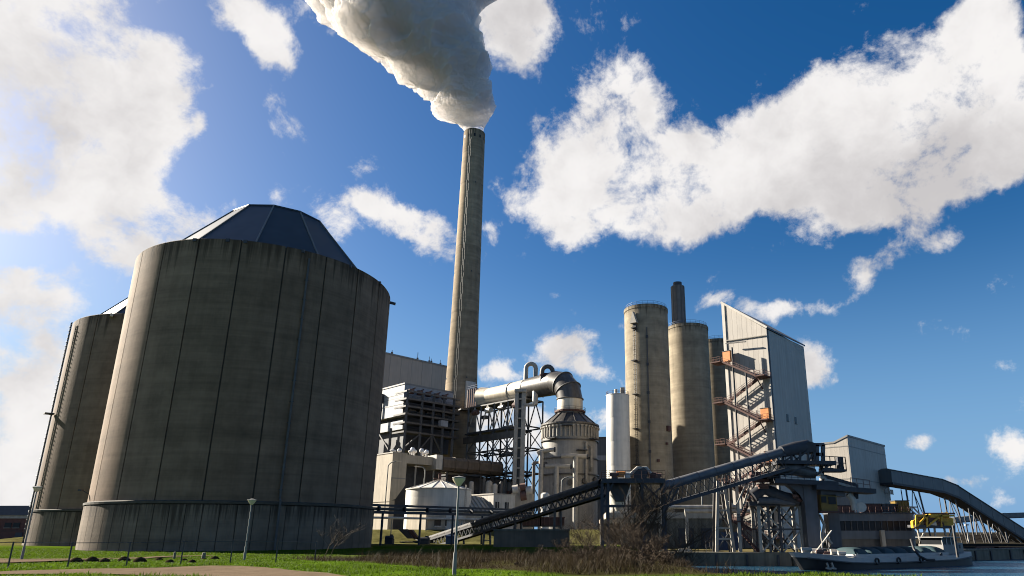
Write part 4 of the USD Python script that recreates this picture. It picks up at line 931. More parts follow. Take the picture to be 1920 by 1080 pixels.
# slim white silo and the three concrete ones
q = at(1158, 742, 188); t = thing('white_silo', 'slim white silo beside the front concrete silo', 'silo', (q[0], 188, 0)); c = (q[0], 188, 0)
for i in range(6):
    a, b_ = q[2] * i / 6 - (.5 if i == 0 else 0), q[2] * (i + 1) / 6; part(t, 'shell_course', MB().lathe([(3.4, a), (3.4, b_ - .06), (3.35, b_)], c, 36), 'white_paint', smooth=30)
part(t, 'roof', MB().lathe([(3.45, q[2] - .1), (3.45, q[2] + .1), (.02, q[2] + .8)], c, 36), 'light_paint'); part(t, 'roof_vent', MB().tube([(q[0] - .6, 186.5, q[2] + .3), (q[0] - .6, 186.5, q[2] + 1.6)], .5, 10), 'light_paint'); part(t, 'filter_box', MB().box((q[0] + 1.4, 187, q[2] + 1.1), (1.3, 1.2, 2.2)), 'beige_wall')
railing(t, [cyl(c, 3.35, a, q[2]) for a in np.linspace(0, 2 * PI, 13)], 'rust_red', 1.0, 3)


def cement_silo(label, px, Y, R, ladder):
    X = at(px, 700, Y)[0]; c = (X, Y, 0); zt = 69.6; t = thing('concrete_silo', label, 'silo', (X, Y, -1.1), None)
    part(t, 'shaft', MB().lathe([(R, -1.3), (R, zt - 1.2), (R - .1, zt - 1.1)], c, 64), 'tower_concrete', smooth=30)
    part(t, 'rim', MB().lathe([(R - .1, zt - 1.1), (R + .12, zt - 1.0), (R + .12, zt), (R - .5, zt), (.02, zt + .1)], c, 64), 'tower_concrete')
    railing(t, [cyl(c, R - .3, a, zt) for a in np.linspace(0, 2 * PI, 25)], 'blue_paint', 1.1, 3, .06)
    av = math.atan2(-Y, -X)
    if ladder:
        a = av - .52
        for z in np.linspace(21, 62, 5): part(t, 'ladder_landing', MB().box(cyl(c, R + .7, a, z), (1.5, 1.5, .2), a), 'dark_steel')
        b = MB()
        for s_ in (-.045, .045): b.tube([cyl(c, R + .35, a + s_, 14), cyl(c, R + .35, a + s_, 63.4)], .09, 5)
        for z in np.arange(14, 63, .6): b.beam(cyl(c, R + .35, a - .045, z), cyl(c, R + .35, a + .045, z), .07)
        part(t, 'ladder', b, 'dark_steel')
        b = MB()
        for z in np.arange(16, 63, 1.5): b.tube([cyl(c, R + .35 + .75 * math.cos(u), a + .075 * math.sin(u), z) for u in np.linspace(-1.5, 1.5, 7)], .05, 4)
        part(t, 'ladder_cage', b, 'dark_steel')
        part(t, 'ladder_hood', MB().prism([cyl(c, R + .1, a - .17, 63.5), cyl(c, R + .1, a + .17, 63.5), cyl(c, R + .1, a, 67.2)], v3((math.cos(a), math.sin(a)), 0) * 1.2), 'pale_steel'); part(t, 'ladder_door', MB().box(cyl(c, R + .2, a, 62.5), (.5, 1.2, 2.2), a), 'dark_steel')
        part(t, 'cable_duct', MB().beam(cyl(c, R + .1, av + .02, 9), cyl(c, R + .1, av + .02, 62), .35), 'grey_steel')
        for z in np.linspace(16, 59, 6): part(t, 'junction_box', MB().box(cyl(c, R + .2, av + .02, z), (.5, .7, .8), av), 'dark_steel')
        for y_, a_, s_ in ((808, .95, 1.0), (868, .35, .5), (836, .8, .45)): part(t, 'wall_bracket', MB().box(cyl(c, R + .3, av + a_, zat(X, Y, y_)), (.8 * s_, 1.6 * s_, 1.5 * s_), av + a_), 'rust_red')
    return t, c


sa, ca = cement_silo('leftmost and front concrete silo of three, with a caged ladder up its side', 1214, 195, 6.8, True)
sb, cb = cement_silo('middle one of three concrete silos, below the small dark vent stack', 1292, 214, 7.0, False)
sc, cc_ = cement_silo('rearmost of three concrete silos, half hidden by the tall stair tower', 1345, 232, 6.7, False)
q = at(1273, 600, 224); t = thing('vent_stack', 'short dark grey vent stack rising behind the middle concrete silo', 'stack', (q[0], 224, 70)); zt = zat(q[0], 224, 538); c = (q[0], 224, 0)
part(t, 'shaft', MB().lathe([(2.5, 0), (2.45, zt), (1.8, zt + .1)], c, 28), 'stack_grey', smooth=30); part(t, 'cap', MB().lathe([(1.6, zt), (1.6, zt + 1.6), (1.2, zt + 1.6), (1.2, zt)], c, 24), 'dark_steel')
for k in range(10): part(t, 'rib', MB().beam(cyl(c, 2.52, k * PI / 5, 60), cyl(c, 2.47, k * PI / 5, zt), .12), 'grey_steel')
# concrete plinth under the silos and a framed shed before it
P = at(1246, 972, 152); t = thing('silo_plinth', 'low grey concrete block at the foot of the concrete silos', 'building', (P[0], P[1], -1.1))
part(t, 'wall', MB().span((P[0], P[1], 0), (1, 0), (0, 1), -13, 13, 0, 22, -1.3, P[2]), 'quay_concrete'); part(t, 'cornice', MB().span((P[0], P[1], 0), (1, 0), (0, 1), -13.2, 13.2, -.3, 22.2, P[2], P[2] + 1.3), 'beige_wall')
for x in (3, 8): part(t, 'gate', MB().span((P[0], P[1], 0), (1, 0), (0, 1), x, x + 3.4, -.1, 0, -1.0, 3.2), 'dark_steel')
P = at(1150, 975, 132); t = thing('framed_shed', 'dark open shed with pale frame behind the bare shrubs', 'shed', (P[0], P[1], -1.1))
part(t, 'rear_wall', MB().span((P[0], P[1], 0), (1, 0), (0, 1), -2.5, 9.3, 4, 7, -1.5, P[2]), 'dark_duct'); part(t, 'lintel', MB().span((P[0], P[1], 0), (1, 0), (0, 1), -2.6, 9.5, -.3, 7, P[2] - .6, P[2] + .1), 'beige_wall')
for x in (-2.3, 1.6, 5.4, 9.1): part(t, 'post', MB().span((P[0], P[1], 0), (1, 0), (0, 1), x - .25, x + .25, -.2, .3, -2, P[2] - .6), 'beige_wall')
P = at(926, 995, 112); t = thing('retaining_wall', 'dark low retaining wall under the sloping conveyor', 'wall', (P[0] + 6, P[1], 0)); part(t, 'wall', MB().span((P[0], P[1], 0), (1, 0), (0, 1), 0, 12.5, 0, 1.0, -4, P[2]), 'brown_duct'); part(t, 'coping', MB().span((P[0], P[1], 0), (1, 0), (0, 1), -.1, 12.6, -.15, 1.1, P[2], P[2] + .25), 'quay_concrete')

# pipe rack past the tank
P = at(700, 947, 122); w = reach(P, E1, 1000); t = thing('pipe_rack', 'dark double rail pipe rack crossing in front of the white tank', 'pipe rack', (P[0], P[1], 0)); a = reach(P, E1, 690)
pt = lambda x, z, y=0: v3(P[:2] + E1 * x + E2 * y, P[2] + z)
part(t, 'upper_rail', MB().beam(pt(a, 0), pt(w, 0), .35, .42), 'dark_steel'); part(t, 'lower_rail', MB().beam(pt(a, -1.25), pt(w, -1.25), .4, .5), 'dark_steel'); part(t, 'pipe', MB().tube([pt(a, -.62, .6), pt(w, -.62, .6)], .3, 10), 'grey_steel')
for px in (711, 759, 802, 845, 885, 922, 958): x = reach(P, E1, px); part(t, 'pipe_saddle', MB().tube([pt(x - .15, -.62), pt(x + .15, -.62)], .5, 12), 'dark_steel')
for px in (719, 790, 850, 905, 965): x = reach(P, E1, px); q = pt(x, -1.4); part(t, 'post', MB().beam([q[0], q[1], -3], q, .35), 'dark_steel')
P = at(729, 971, 150); w = reach(P, E1, 1040); t = thing('pale_pipeline', 'thin pinkish pipeline on low posts behind the dark pipe rack', 'pipe', (P[0], P[1], 2)); part(t, 'pipe', MB().tube([P - v3(E1 * 6, 0), P + v3(E1 * w, 0)], .26, 10), 'light_paint')
for px in (735, 800, 865, 940): q = P + v3(E1 * reach(P, E1, px), 0); part(t, 'post', MB().beam([q[0], q[1], 0], q - [0, 0, .2], .2), 'pale_steel')
# ------------------------------------------------------------------ conveyors
def conveyor(name, label, A, B, r, lit, gap, drop, legs=()):
    t = thing(name, label, 'conveyor', ((A + B) / 2)); d = (B - A) / np.linalg.norm(B - A); L = np.linalg.norm(B - A); s = np.cross(d, [0, 0, 1.0]); s /= np.linalg.norm(s); u = np.cross(s, d)
    n = max(3, int(L / 3.0))
    for i in range(n):
        p, q = A + d * (L * i / n + .04), A + d * (L * (i + 1) / n - .04); ths = np.linspace(-.25 * PI / 1, PI * 1.25, 11) * 1.0; b = MB()
        ring = [r * (math.cos(x) * s * 1.05 + math.sin(x) * u) for x in ths]; vv = np.array([p + k for k in ring] + [q + k for k in ring]); m = len(ring)
        b.raw(vv, [[j, m + j, m + j + 1, j + 1] for j in range(m - 1)]); part(t, 'cover', b, lit, smooth=40)
    b = MB()
    for i in range(n * 2 + 1):
        p = A + d * (L * i / (2 * n)) - u * (r * .75); b.beam(p - s * r * 1.1, p + s * r * 1.1, .16, .3)
        if i < n * 2:
            for sd in (-1, 1): b.beam(p + s * sd * r * 1.05 - u * .1, A + d * (L * (i + .5) / (2 * n)) + s * sd * r * 1.05 - u * (drop - .3), .09); b.beam(A + d * (L * (i + .5) / (2 * n)) + s * sd * r * 1.05 - u * (drop - .3), A + d * (L * (i + 1) / (2 * n)) + s * sd * r * 1.05 - u * (r * .85), .09)
    part(t, 'lattice', b, 'dark_steel')
    for sd in (-1, 1):
        part(t, 'chord', MB().beam(A + s * sd * r * 1.05 - u * drop, B + s * sd * r * 1.05 - u * drop, .3, .4), 'dark_steel'); part(t, 'chord', MB().beam(A + s * sd * r * 1.12 - u * r * .6, B + s * sd * r * 1.12 - u * r * .6, .25, .35), 'dark_steel')
    part(t, 'return_belt', MB().beam(A - u * drop * .93, B - u * drop * .93, r * 1.9, .25), 'dark_steel')
    for f_, z in legs:
        p = A + (B - A) * f_ - u * drop
        for sd in (-1, 1): part(t, 'leg', MB().beam(p + s * sd * r, p + s * sd * r * 1.4 + [0, 0, z - p[2]], .3), 'grey_steel')
        part(t, 'leg_tie', MB().beam(p + s * r * 1.2 + [0, 0, (z - p[2]) * .5], p - s * r * 1.2 + [0, 0, (z - p[2]) * .5], .2), 'grey_steel')
    return t


mat('cover_grey', (.13, .13, .135), .5, .2, .8, metal=.2); mat('cover_dark', (.075, .07, .066), .75, .3, .8, spec=.2)
LA, LB = at(800, 1012, 150), at(1128, 905, 106)
lc = conveyor('sloping_conveyor', 'long dark conveyor climbing from the ground near the tank to the transfer platform', LA, LB, .62, 'cover_dark', 0, 2.1, [(f, -1.0) for f in (.1, .25, .42, .6, .8)])
TA = at(700, 1019, 165); part(lc, 'tail_section', MB().beam(TA, LA, 1.2, .5), 'grey_steel'); part(lc, 'tail_belt', MB().beam(TA + [0, 0, .5], LA + [0, 0, .5], 1.0, .2), 'coal')
for f in np.linspace(.1, .95, 9): q = TA + (LA - TA) * f; part(lc, 'idler', MB().tube([q + [-.9, 0, .3], q + [.9, 0, .3]], .3, 8).beam(q, q + [0, 0, -1.6], .25), 'dark_steel')
q = at(765, 1010, 150); t = thing('feed_chute', 'dark slanted loading chute over the lower end of the sloping conveyor', 'chute', q)
part(t, 'chute', MB().prism([at(746, 992, 150), at(762, 992, 150), at(775, 1010, 150), at(764, 1010, 150)], (0, 1.6, 0)), 'dark_steel'); part(t, 'hopper', MB().prism([at(764, 993, 150.2), at(772, 993, 150.2), at(782, 1007, 150.2), at(775, 1009, 150.2)], (0, 1.6, 0)), 'rust_red'); part(t, 'base', MB().box(q + [.6, .5, -1.3], (4.5, 2, 1.4)), 'dark_steel')
for i, (px, py, w) in enumerate(((730, 1018, 1.6), (795, 1021, 2.2), (845, 1016, 1.8))):
    q = at(px, py, 140); single('drive_unit', ['small dark drive unit at the conveyor tail near the silo', 'dark motor block with pale cap under the conveyor foot', 'bluish cabinet below the conveyor beside the lamp'][i], 'machine', MB().box(q, (w, 1.4, 1.6)).tube([q + [-w * .5, -.2, 1.0], q + [w * .5, -.2, 1.0]], .45, 10).box(q + [w * .2, 0, 1.5], (.5, .5, .4)), ('dark_steel', 'grey_steel', 'blue_paint')[i])
UA, UB = at(1240, 913, 105), at(1466, 848, 110)
uc = conveyor('upper_conveyor', 'straight covered conveyor rising from the transfer platform to the ship unloader', UA, UB, .78, 'cover_grey', 0, 2.9)
part(uc, 'head_hood', MB().tube([UB - (UB - UA) * .005 + [0, 0, .1], at(1490, 841, 110.5), at(1512, 838, 111), at(1522, 846, 111)], [1.0, 1.15, 1.25, .9], 14), 'dark_steel', smooth=40)
part(uc, 'head_drum', MB().tube([at(1520, 838, 109.6), at(1520, 838, 112)], .9, 16), 'dark_steel', smooth=40)

# transfer platform between the two conveyors
P = at(1128, 902, 104); Q = at(1246, 903, 104); t = thing('transfer_platform', 'dark raised transfer platform with drive drum between the two conveyors', 'platform', (P[0], 104, -1)); z = P[2]; w = Q[0] - P[0]
part(t, 'deck', MB().box((P[0] + w / 2, 105, z), (w, 4.0, .7)), 'dark_steel')
railing(t, [(P[0], 103, z + .3), (Q[0], 103, z + .3)], 'pale_red', 1.25, 1.2); railing(t, [(P[0], 107, z + .3), (Q[0], 107, z + .3)], 'rust_red', 1.25, 1.2)
for px in (1129, 1140, 1204, 1245):
    X = at(px, 940, 104)[0]; part(t, 'column', MB().beam((X, 103.4, -3), (X, 103.4, z), .42), 'dark_steel'); part(t, 'column', MB().beam((X, 106.6, -3), (X, 106.6, z), .42), 'dark_steel')
each(t, 'brace', [(at(1246, 945, 103.4), at(1204, 905, 103.4)), (at(1204, 945, 103.4), at(1246, 908, 103.4)), (at(1129, 945, 103.4), at(1150, 906, 103.4)), (at(1262, 912, 103.6), at(1244, 955, 103.6)), (at(1272, 915, 103.6), at(1244, 965, 103.6))], .26, 'dark_steel')
part(t, 'lower_beam', MB().beam(at(1126, 949, 103.4), at(1250, 949, 103.4), .4), 'dark_steel'); 
q = at(1200, 888, 104.5); part(t, 'drive_drum', MB().tube([q + [0, -.2, 0], q + [.3, 2.2, 0]], 1.15, 18), 'dark_steel', smooth=40); part(t, 'drum_guard', MB().tube([q + [-1.6, 0, -.2], q + [-.4, 0, .9], q + [1.0, 0, .9], q + [1.7, 0, .0]], .28, 8), 'pale_steel')
for i, (px, py, m) in enumerate(((1152, 893, 'pale_red'), (1164, 890, 'orange_paint'), (1176, 892, 'light_paint'), (1222, 892, 'rust_red'), (1232, 894, 'pale_red'))): q = at(px, py, 104 + i * .3); part(t, 'gear_box', MB().box(q, (.9, .8, .7)).tube([q + [-.7, 0, .3], q + [.7, 0, .3]], .26, 8), m)
part(t, 'feed_chute', MB().prism([at(1140, 908, 105.5), at(1182, 908, 105.5), at(1172, 940, 105.5), at(1155, 940, 105.5)], (0, 2.0, 0)), 'grey_steel')
q = at(1160, 932, 128); t = thing('white_hopper', 'white conical hopper seen under the transfer platform', 'hopper', q); part(t, 'cone', MB().lathe([(.6, -2.6), (2.4, 1.4), (2.4, 2.2), (.02, 2.6)], q, 24), 'white_paint', smooth=40)
for a in (.5, 2, 3.6, 5.2): part(t, 'leg', MB().beam(cyl(q, 2.2, a, q[2] + .5), cyl(q, 2.2, a, -1), .25), 'grey_steel')

# ------------------------------------------------------------------ tall stair tower
P = at(1437, 617, 150); o = (P[0], P[1], 0); WR = reach(P, E1, 1507); WL = reach(P, E2, 1357.5); far = P[:2] + E2 * WL; zlo = P[2]; zhi = zat(far[0], far[1], 569); zb = -1.3
t = thing('stair_tower', 'tall pale clad tower with slanted roof and zigzag outside stairs', 'tower', o); pt = lambda x, y, z: v3(P[:2] + E1 * x + E2 * y, z); zt_ = lambda y: zlo + (zhi - zlo) * y / WL
NL = 9
for i in range(NL):
    y0, y1 = WL * i / NL + .02, WL * (i + 1) / NL - .02
    part(t, 'left_panel', MB().prism([pt(0, y0, zb), pt(0, y1, zb), pt(0, y1, zt_(y1)), pt(0, y0, zt_(y0))], v3(E1 * .25, 0)), 'tower_clad')
NR = 12
for i in range(NR): part(t, 'right_panel', MB().span(o, E1, E2, .9 + (WR - .9) * i / NR + .012, .9 + (WR - .9) * (i + 1) / NR - .012, 0, .25, zb, zlo), 'tower_clad')
part(t, 'core_wall', MB().prism([pt(.28, .28, zb), pt(.28, WL - .1, zb), pt(.28, WL - .1, zt_(WL) - .3), pt(.28, .28, zlo - .2)], v3(E1 * (WR - .6), 0)), 'grey_clad')
part(t, 'corner_trim', MB().span(o, E1, E2, .3, .88, .02, .24, zb, zlo - .1), 'dark_steel')
part(t, 'left_trim', MB().span(o, E1, E2, -.18, .4, WL - .7, WL + .1, zb, zhi + .1), 'light_paint')
part(t, 'roof', MB().prism([pt(-.2, -.3, zlo + .02), pt(-.2, WL + .1, zhi + .05), pt(-.2, WL + .1, zhi + .45), pt(-.2, -.3, zlo + .45)], v3(E1 * (WR + .4), 0)), 'roof_slate')
part(t, 'verge', MB().beam(pt(-.3, -.3, zlo + .25), pt(-.3, WL + .1, zhi + .25), .25, .5), 'light_paint')
for px, y in ((1463.5, 783), (1478.5, 788)):
    x = reach(P, E1, px); zc = zat(*(P[:2] + E1 * x), y); w_ = part(t, 'window', MB().span(o, E1, E2, x - .5, x + .5, -.07, .0, zc - .8, zc + .8), 'window_dark'); part(w_, 'frame', MB().span(o, E1, E2, x - .62, x + .62, -.12, .0, zc - 1.0, zc - .82), 'grey_steel')
part(t, 'wall_rail', MB().beam(pt(-.25, WL * .95, zat(far[0], far[1], 640)), pt(-.25, .3, zat(P[0], P[1], 628)), .2), 'pale_steel'); part(t, 'davit', MB().beam(pt(-1.4, WL * .9, zat(far[0], far[1], 648)), pt(-1.4, WL * .42, zat(far[0], far[1], 652)), .25), 'grey_steel')
for px in (1380, 1402): y = reach(P, E2, px); part(t, 'stair_post', MB().beam(pt(-2.4, y, zb), pt(-2.4, y, zat(*(P[:2] + E2 * y), 655 if px < 1390 else 700)), .35), 'grey_steel')
OUT, INN = -2.9, -1.2
lev = []
for yl, yr in ((682, 708), (757, 789), (834, 868), (908, 945), (975, 1008)):
    lz = zat(far[0], far[1], yl); rz = zat(*(P[:2] + E2 * 1.2), yr); lev.append((lz, rz))


def flight(p, q, w=.9):
    b = MB(); s = v3(E1, 0); n = max(4, int(abs(p[2] - q[2]) / .45))
    for sd in (-1, 1): b.beam(p + s * sd * w * .5, q + s * sd * w * .5, .16, .42)
    part(t, 'stair_stringer', b, 'rust_red')
    b = MB()
    for i in range(n): m = p + (q - p) * (i + .5) / n; b.box(m, (w, .5, .09), math.radians(48))
    part(t, 'stair_treads', b, 'rust_red')
    b = MB()
    for sd in (-1, 1):
        for h in (.55, 1.1): b.beam(p + s * sd * w * .5 + [0, 0, h], q + s * sd * w * .5 + [0, 0, h], .07)
        for i in range(5): m = p + (q - p) * i / 4 + s * sd * w * .5; b.beam(m, m + [0, 0, 1.1], .07)
    part(t, 'handrail', b, 'pale_red')


for i, (lz, rz) in enumerate(lev):
    flight(pt(OUT, WL - .4, lz), pt(OUT, 2.0, rz))
    part(t, 'landing', MB().span(o, E1, E2, OUT - .7, -.05, WL - .6, WL + 2.2, lz - .25, lz), 'rust_red'); part(t, 'landing', MB().span(o, E1, E2, OUT - .7, -.05, -.3, 2.2, rz - .25, rz), 'rust_red')
    railing(t, [pt(OUT - .6, WL - .4, lz), pt(OUT - .6, WL + 2.1, lz), pt(-.2, WL + 2.1, lz)], 'pale_red', 1.1, .8); railing(t, [pt(OUT - .6, 2.1, rz), pt(OUT - .6, -.2, rz), pt(-.2, -.2, rz)], 'pale_red', 1.1, .8)
    if i + 1 < len(lev): flight(pt(INN, 2.0, rz), pt(INN, WL - .4, lev[i + 1][0]))
    part(t, 'bracket', MB().beam(pt(OUT, 2.1, rz - .3), pt(-.1, 2.1, rz - 2.6), .2), 'rust_red')
for i, (x, y, z, h, lab) in enumerate(((-1.2, WL - 1.4, lev[0][0], 2.6, 'top'), (-1.8, .9, lev[1][1], 2.6, 'second'), (-1.8, .7, lev[2][1], 2.4, 'lowest'))):
    tt = thing('orange_cabinet', {'top': 'orange cabinet on the top left landing of the stair tower', 'second': 'orange cabinet on the middle right landing of the stair tower', 'lowest': 'orange cabinet peeking above the upper conveyor at the stair tower'}[lab], 'cabinet', pt(x, y, z))
    part(tt, 'body', MB().span((*pt(x, y, 0)[:2], 0), E1, E2, -.7, .7, -1.0, 1.0, z + .05, z + h), 'orange_paint'); part(tt, 'top', MB().span((*pt(x, y, 0)[:2], 0), E1, E2, -.8, .8, -1.1, 1.1, z + h, z + h + .12), 'grey_steel')

# ------------------------------------------------------------------ second clad building and its conveyor gallery
P = at(1588, 815, 185); o = (P[0], P[1], 0); zt = P[2]; WR = reach(P, E1, 1658); pt = lambda x, y, z: v3(P[:2] + E1 * x + E2 * y, z)
t = thing('transfer_building', 'pale box shaped clad building where the covered gallery ends', 'building', o); w1, w2 = reach(P, E2, 1562), reach(P, E2, 1538); f1 = P[:2] + E2 * w1; zm = zat(f1[0], f1[1], 828)
for i in range(12): part(t, 'right_panel', MB().span(o, E1, E2, WR * i / 12 + .012, WR * (i + 1) / 12 - .012, 0, .25, -1.3, zt - .5), 'tower_clad')
ztop = lambda y: zt - .5 + (zm - zt) * min(1, y / w1)
for i in range(6):
    y0, y1 = w2 * i / 6 + .25 * (i == 0) + .012, w2 * (i + 1) / 6 - .012; part(t, 'left_panel', MB().prism([pt(0, y0, -1.3), pt(0, y1, -1.3), pt(0, y1, ztop(y1)), pt(0, y0, ztop(y0))], v3(E1 * .25, 0)), 'tower_clad')
part(t, 'core_wall', MB().prism([pt(.28, .28, -1.3), pt(.28, w2, -1.3), pt(.28, w2, zm - .8), pt(.28, w1, zm - .8), pt(.28, .28, zt - .7)], v3(E1 * (WR - .4), 0)), 'grey_clad')
part(t, 'roof', MB().prism([pt(-.15, -.15, zt - .5), pt(-.15, w1, zm - .5), pt(-.15, w1, zm), pt(-.15, -.15, zt)], v3(E1 * (WR + .3), 0)), 'grey_clad'); part(t, 'low_roof', MB().prism([pt(-.15, w1 + .02, zm - .5), pt(-.15, w2, zm - .5), pt(-.15, w2, zm), pt(-.15, w1 + .02, zm)], v3(E1 * (WR + .3), 0)), 'grey_clad')
zz = lambda y: zat(P[0], P[1], y)
for y in (836, 897): part(t, 'wall_band', MB().span(o, E1, E2, -.06, WR + .05, -.06, 0, zz(y) - .12, zz(y) + .12).span(o, E1, E2, -.06, 0, .0, w2, zz(y) - .12, zz(y) + .12), 'grey_clad')
for px, y in ((1651, 920), (1662, 922)):
    x = reach(P, E1, px - 1); zc = zat(*(P[:2] + E1 * x), y); w_ = part(t, 'window', MB().span(o, E1, E2, x - 1.4, x + 1.4, -.07, 0, zc - .65, zc + .65), 'window_dark'); part(w_, 'frame', MB().span(o, E1, E2, x - 1.6, x + 1.6, -.12, 0, zc - .85, zc - .67), 'grey_steel')

GA, GM, GB, GC = at(1659, 892, 200), at(1755, 909, 214), at(1786, 921, 219), at(1990, 1052, 237)
t = thing('conveyor_gallery', 'long enclosed blue grey conveyor gallery sloping down to the right on lattice legs', 'conveyor gallery', GB)


def gallery(A, B, h, w):
    d = B - A; L = np.linalg.norm(d); s = np.cross(d, [0, 0, 1.0]); s /= np.linalg.norm(s); n = max(1, int(L / 5))
    for i in range(n):
        p, q = A + d * i / n, A + d * ((i + 1) / n - .0025); sec = [(-w, -h), (w, -h), (w, h * .75), (w * .4, h), (-w * .4, h), (-w, h * .75)]
        part(t, 'gallery_section', MB().prism([p + s * a + np.array([0, 0, b]) for a, b in sec], q - p), 'gallery_clad')
    part(t, 'floor_girder', MB().prism([A + s * a + np.array([0, 0, b]) for a, b in ((-w - .15, -h - .55), (w + .15, -h - .55), (w + .15, -h + .1), (-w - .15, -h + .1))], d), 'dark_steel')
    part(t, 'eaves', MB().beam(A + s * (w + .1) + [0, 0, h * .76], B + s * (w + .1) + [0, 0, h * .76], .2, .25), 'grey_steel')


mat('gallery_clad', (.13, .145, .15), .55, .12, .4, streak=.15)
gallery(GA, GM, 2.15, 2.2); gallery(GM, GB, 2.15, 2.2); gallery(GB, GC, 2.15, 2.2)
for px, dx in ((1689, 22), (1757, 20), (1806, 24), (1848, 24), (1888, 22)):
    f = lambda x: (GA + (GB - GA) * np.clip((x - 1660) / 120, 0, 1)) if x < 1780 else (GB + (GC - GB) * (x - 1780) / 250)
    g0, g1 = f(px), f(px + dx); gz = -1.1
    for s_ in (-1.6, 1.6):
        off = np.array([0, s_, 0]); A0, A1 = g0 + off - [0, 0, 2.8], g1 + off - [0, 0, 2.8]
        B0, B1 = np.array([A0[0] + .3, A0[1], gz]), np.array([A1[0] + 2.0, A1[1], gz])
        each(t, 'leg', [(A0, B0), (A1, B1)], .38 if s_ < 0 else .22, 'grey_steel'); m = (A0 + A1) / 2
        if s_ < 0: each(t, 'leg_brace', [(m, A0 + (B0 - A0) * .75), (m, A1 + (B1 - A1) * .6)], .18, 'grey_steel')
for i, (a, b_, lab) in enumerate((((1783, 975, 300), (1880, 966, 330), 'left span of the distant flat conveyor bridge below the gallery'), ((1868, 967, 330), (2000, 962, 340), 'right span of the distant flat conveyor bridge at the picture edge'))):
    A, B = at(*a), at(*b_); t = thing('distant_conveyor', lab, 'conveyor gallery', A); part(t, 'gallery', MB().beam(A, B, 3, 2.2), 'gallery_clad'); part(t, 'girder', MB().beam(A - [0, 0, 1.3], B - [0, 0, 1.3], 3.2, .4), 'dark_steel')
    for f in (.1, .5, .9): q = A + (B - A) * f; part(t, 'leg', MB().beam(q - [1.2, 0, 1], [q[0] - 2, q[1], -1.2], .5), 'grey_steel'); part(t, 'leg', MB().beam(q + [1.2, 0, -1], [q[0] + 2, q[1], -1.2], .5), 'grey_steel')

# ------------------------------------------------------------------ trestles, pipes and the ship unloader on the quay
t = thing('a_frame_trestle', 'pale A shaped steel trestle under the upper conveyor', 'trestle', (at(1360, 1037, 118)[0], 118, -1.1)); Y = 116
p = [at(1346, 902, Y), at(1344, 1037, Y), at(1357, 902, Y), at(1377, 1037, Y)]
each(t, 'leg', [(p[0], p[1]), (p[2], p[3])], .5, 'pale_steel'); each(t, 'leg', [(p[0] + [0, 3, 0], p[1] + [0, 3, 0]), (p[2] + [0, 3, 0], p[3] + [0, 3, 0])], .45, 'grey_steel')
for y in (925, 958, 991, 1011): f = (y - 902) / 135; a, b_ = p[0] + (p[1] - p[0]) * f, p[2] + (p[3] - p[2]) * f; part(t, 'tie', MB().beam(a, b_, .3), 'pale_steel')
each(t, 'brace', [(at(1345, 1030, Y), at(1372, 993, Y)), (at(1345, 993, Y), at(1376, 1030, Y)), (at(1346, 988, Y), at(1364, 950, Y)), (at(1346, 955, Y), at(1368, 988, Y))], .2, 'grey_steel')
t = thing('quay_stair', 'rust red zigzag stair with pale post beside the A shaped trestle', 'stairs', (at(1385, 1038, 115)[0], 115, -1.1)); Y = 115
part(t, 'post', MB().beam(at(1379, 880, Y), at(1389, 1039, Y), .5), 'pale_steel'); part(t, 'post', MB().beam(at(1368, 900, Y + 2), at(1372, 1037, Y + 2), .35), 'grey_steel')
zig = [(1368, 902), (1410, 930), (1376, 938), (1418, 962), (1388, 975), (1402, 992), (1380, 985), (1428, 1038)]
for (a, b_), (c_, d_) in (((1365, 905), (1392, 920)), ((1376, 912), (1412, 945)), ((1385, 978), (1402, 990)), ((1384, 992), (1426, 1038)), ((1402, 945), (1384, 985))):
    A, B = at(a, b_, Y + .5), at(c_, d_, Y + .5); b = MB()
    for s_ in (-.5, .5): b.beam(A + [0, s_, 0], B + [0, s_, 0], .18, .4)
    for i in range(10): b.box(A + (B - A) * (i + .5) / 10, (.45, 1.0, .1))
    part(t, 'flight', b, 'rust_red'); b = MB()
    for i in range(6): q = A + (B - A) * i / 5; b.beam(q + [0, -.5, 0], q + [0, -.5, 1.1], .09)
    b.beam(A + [0, -.5, 1.1], B + [0, -.5, 1.1], .09); part(t, 'handrail', b, 'pale_red')
for px, y in ((1368, 905), (1396, 922), (1414, 946), (1384, 978), (1404, 992)): q = at(px, y, Y + .5); part(t, 'landing', MB().box(q, (2.0, 1.8, .25)), 'rust_red'); railing(t, [q + [-1, -.9, .1], q + [1, -.9, .1]], 'pale_red', 1.1, .7)
t = thing('pipe_bridge', 'pair of pale horizontal pipes on a post left of the A shaped trestle', 'pipe', at(1330, 955, 121)); Y = 121
for y0, x0, x1, r in ((950.5, 1250, 1386, .36), (958, 1284, 1418, .4)): part(t, 'pipe', MB().tube([at(x0, y0, Y), at(x1, y0, Y)], r, 10), 'light_paint', smooth=40)
X = at(1287, 960, Y)[0]; part(t, 'post', MB().box((X, Y, (at(0, 960, Y)[2] - 1.2) / 2), (.55, .55, at(0, 960, Y)[2] + 1.2)), 'pale_steel'); part(t, 'foot', MB().box((X - .6, Y, -.8), (2.2, 1.4, .6)), 'white_paint'); part(t, 'valve', MB().tube([at(1366, 941, Y), at(1372, 946, Y), at(1376, 950, Y)], .25, 8), 'white_paint')
q = at(1366, 1012, 124); t = thing('blue_container', 'dark blue container standing behind the A shaped trestle', 'container', (q[0], 124, -1.1)); part(t, 'body', MB().box((q[0], 125, .75), (4.6, 2.3, 3.2)), 'blue_paint')
for x in np.arange(-2.2, 2.3, .44): part(t, 'rib', MB().box((q[0] + x, 123.82, .75), (.12, .1, 3.0)), 'blue_paint')
part(t, 'top_rail', MB().box((q[0], 125, 2.42), (4.75, 2.45, .15)), 'grey_steel')
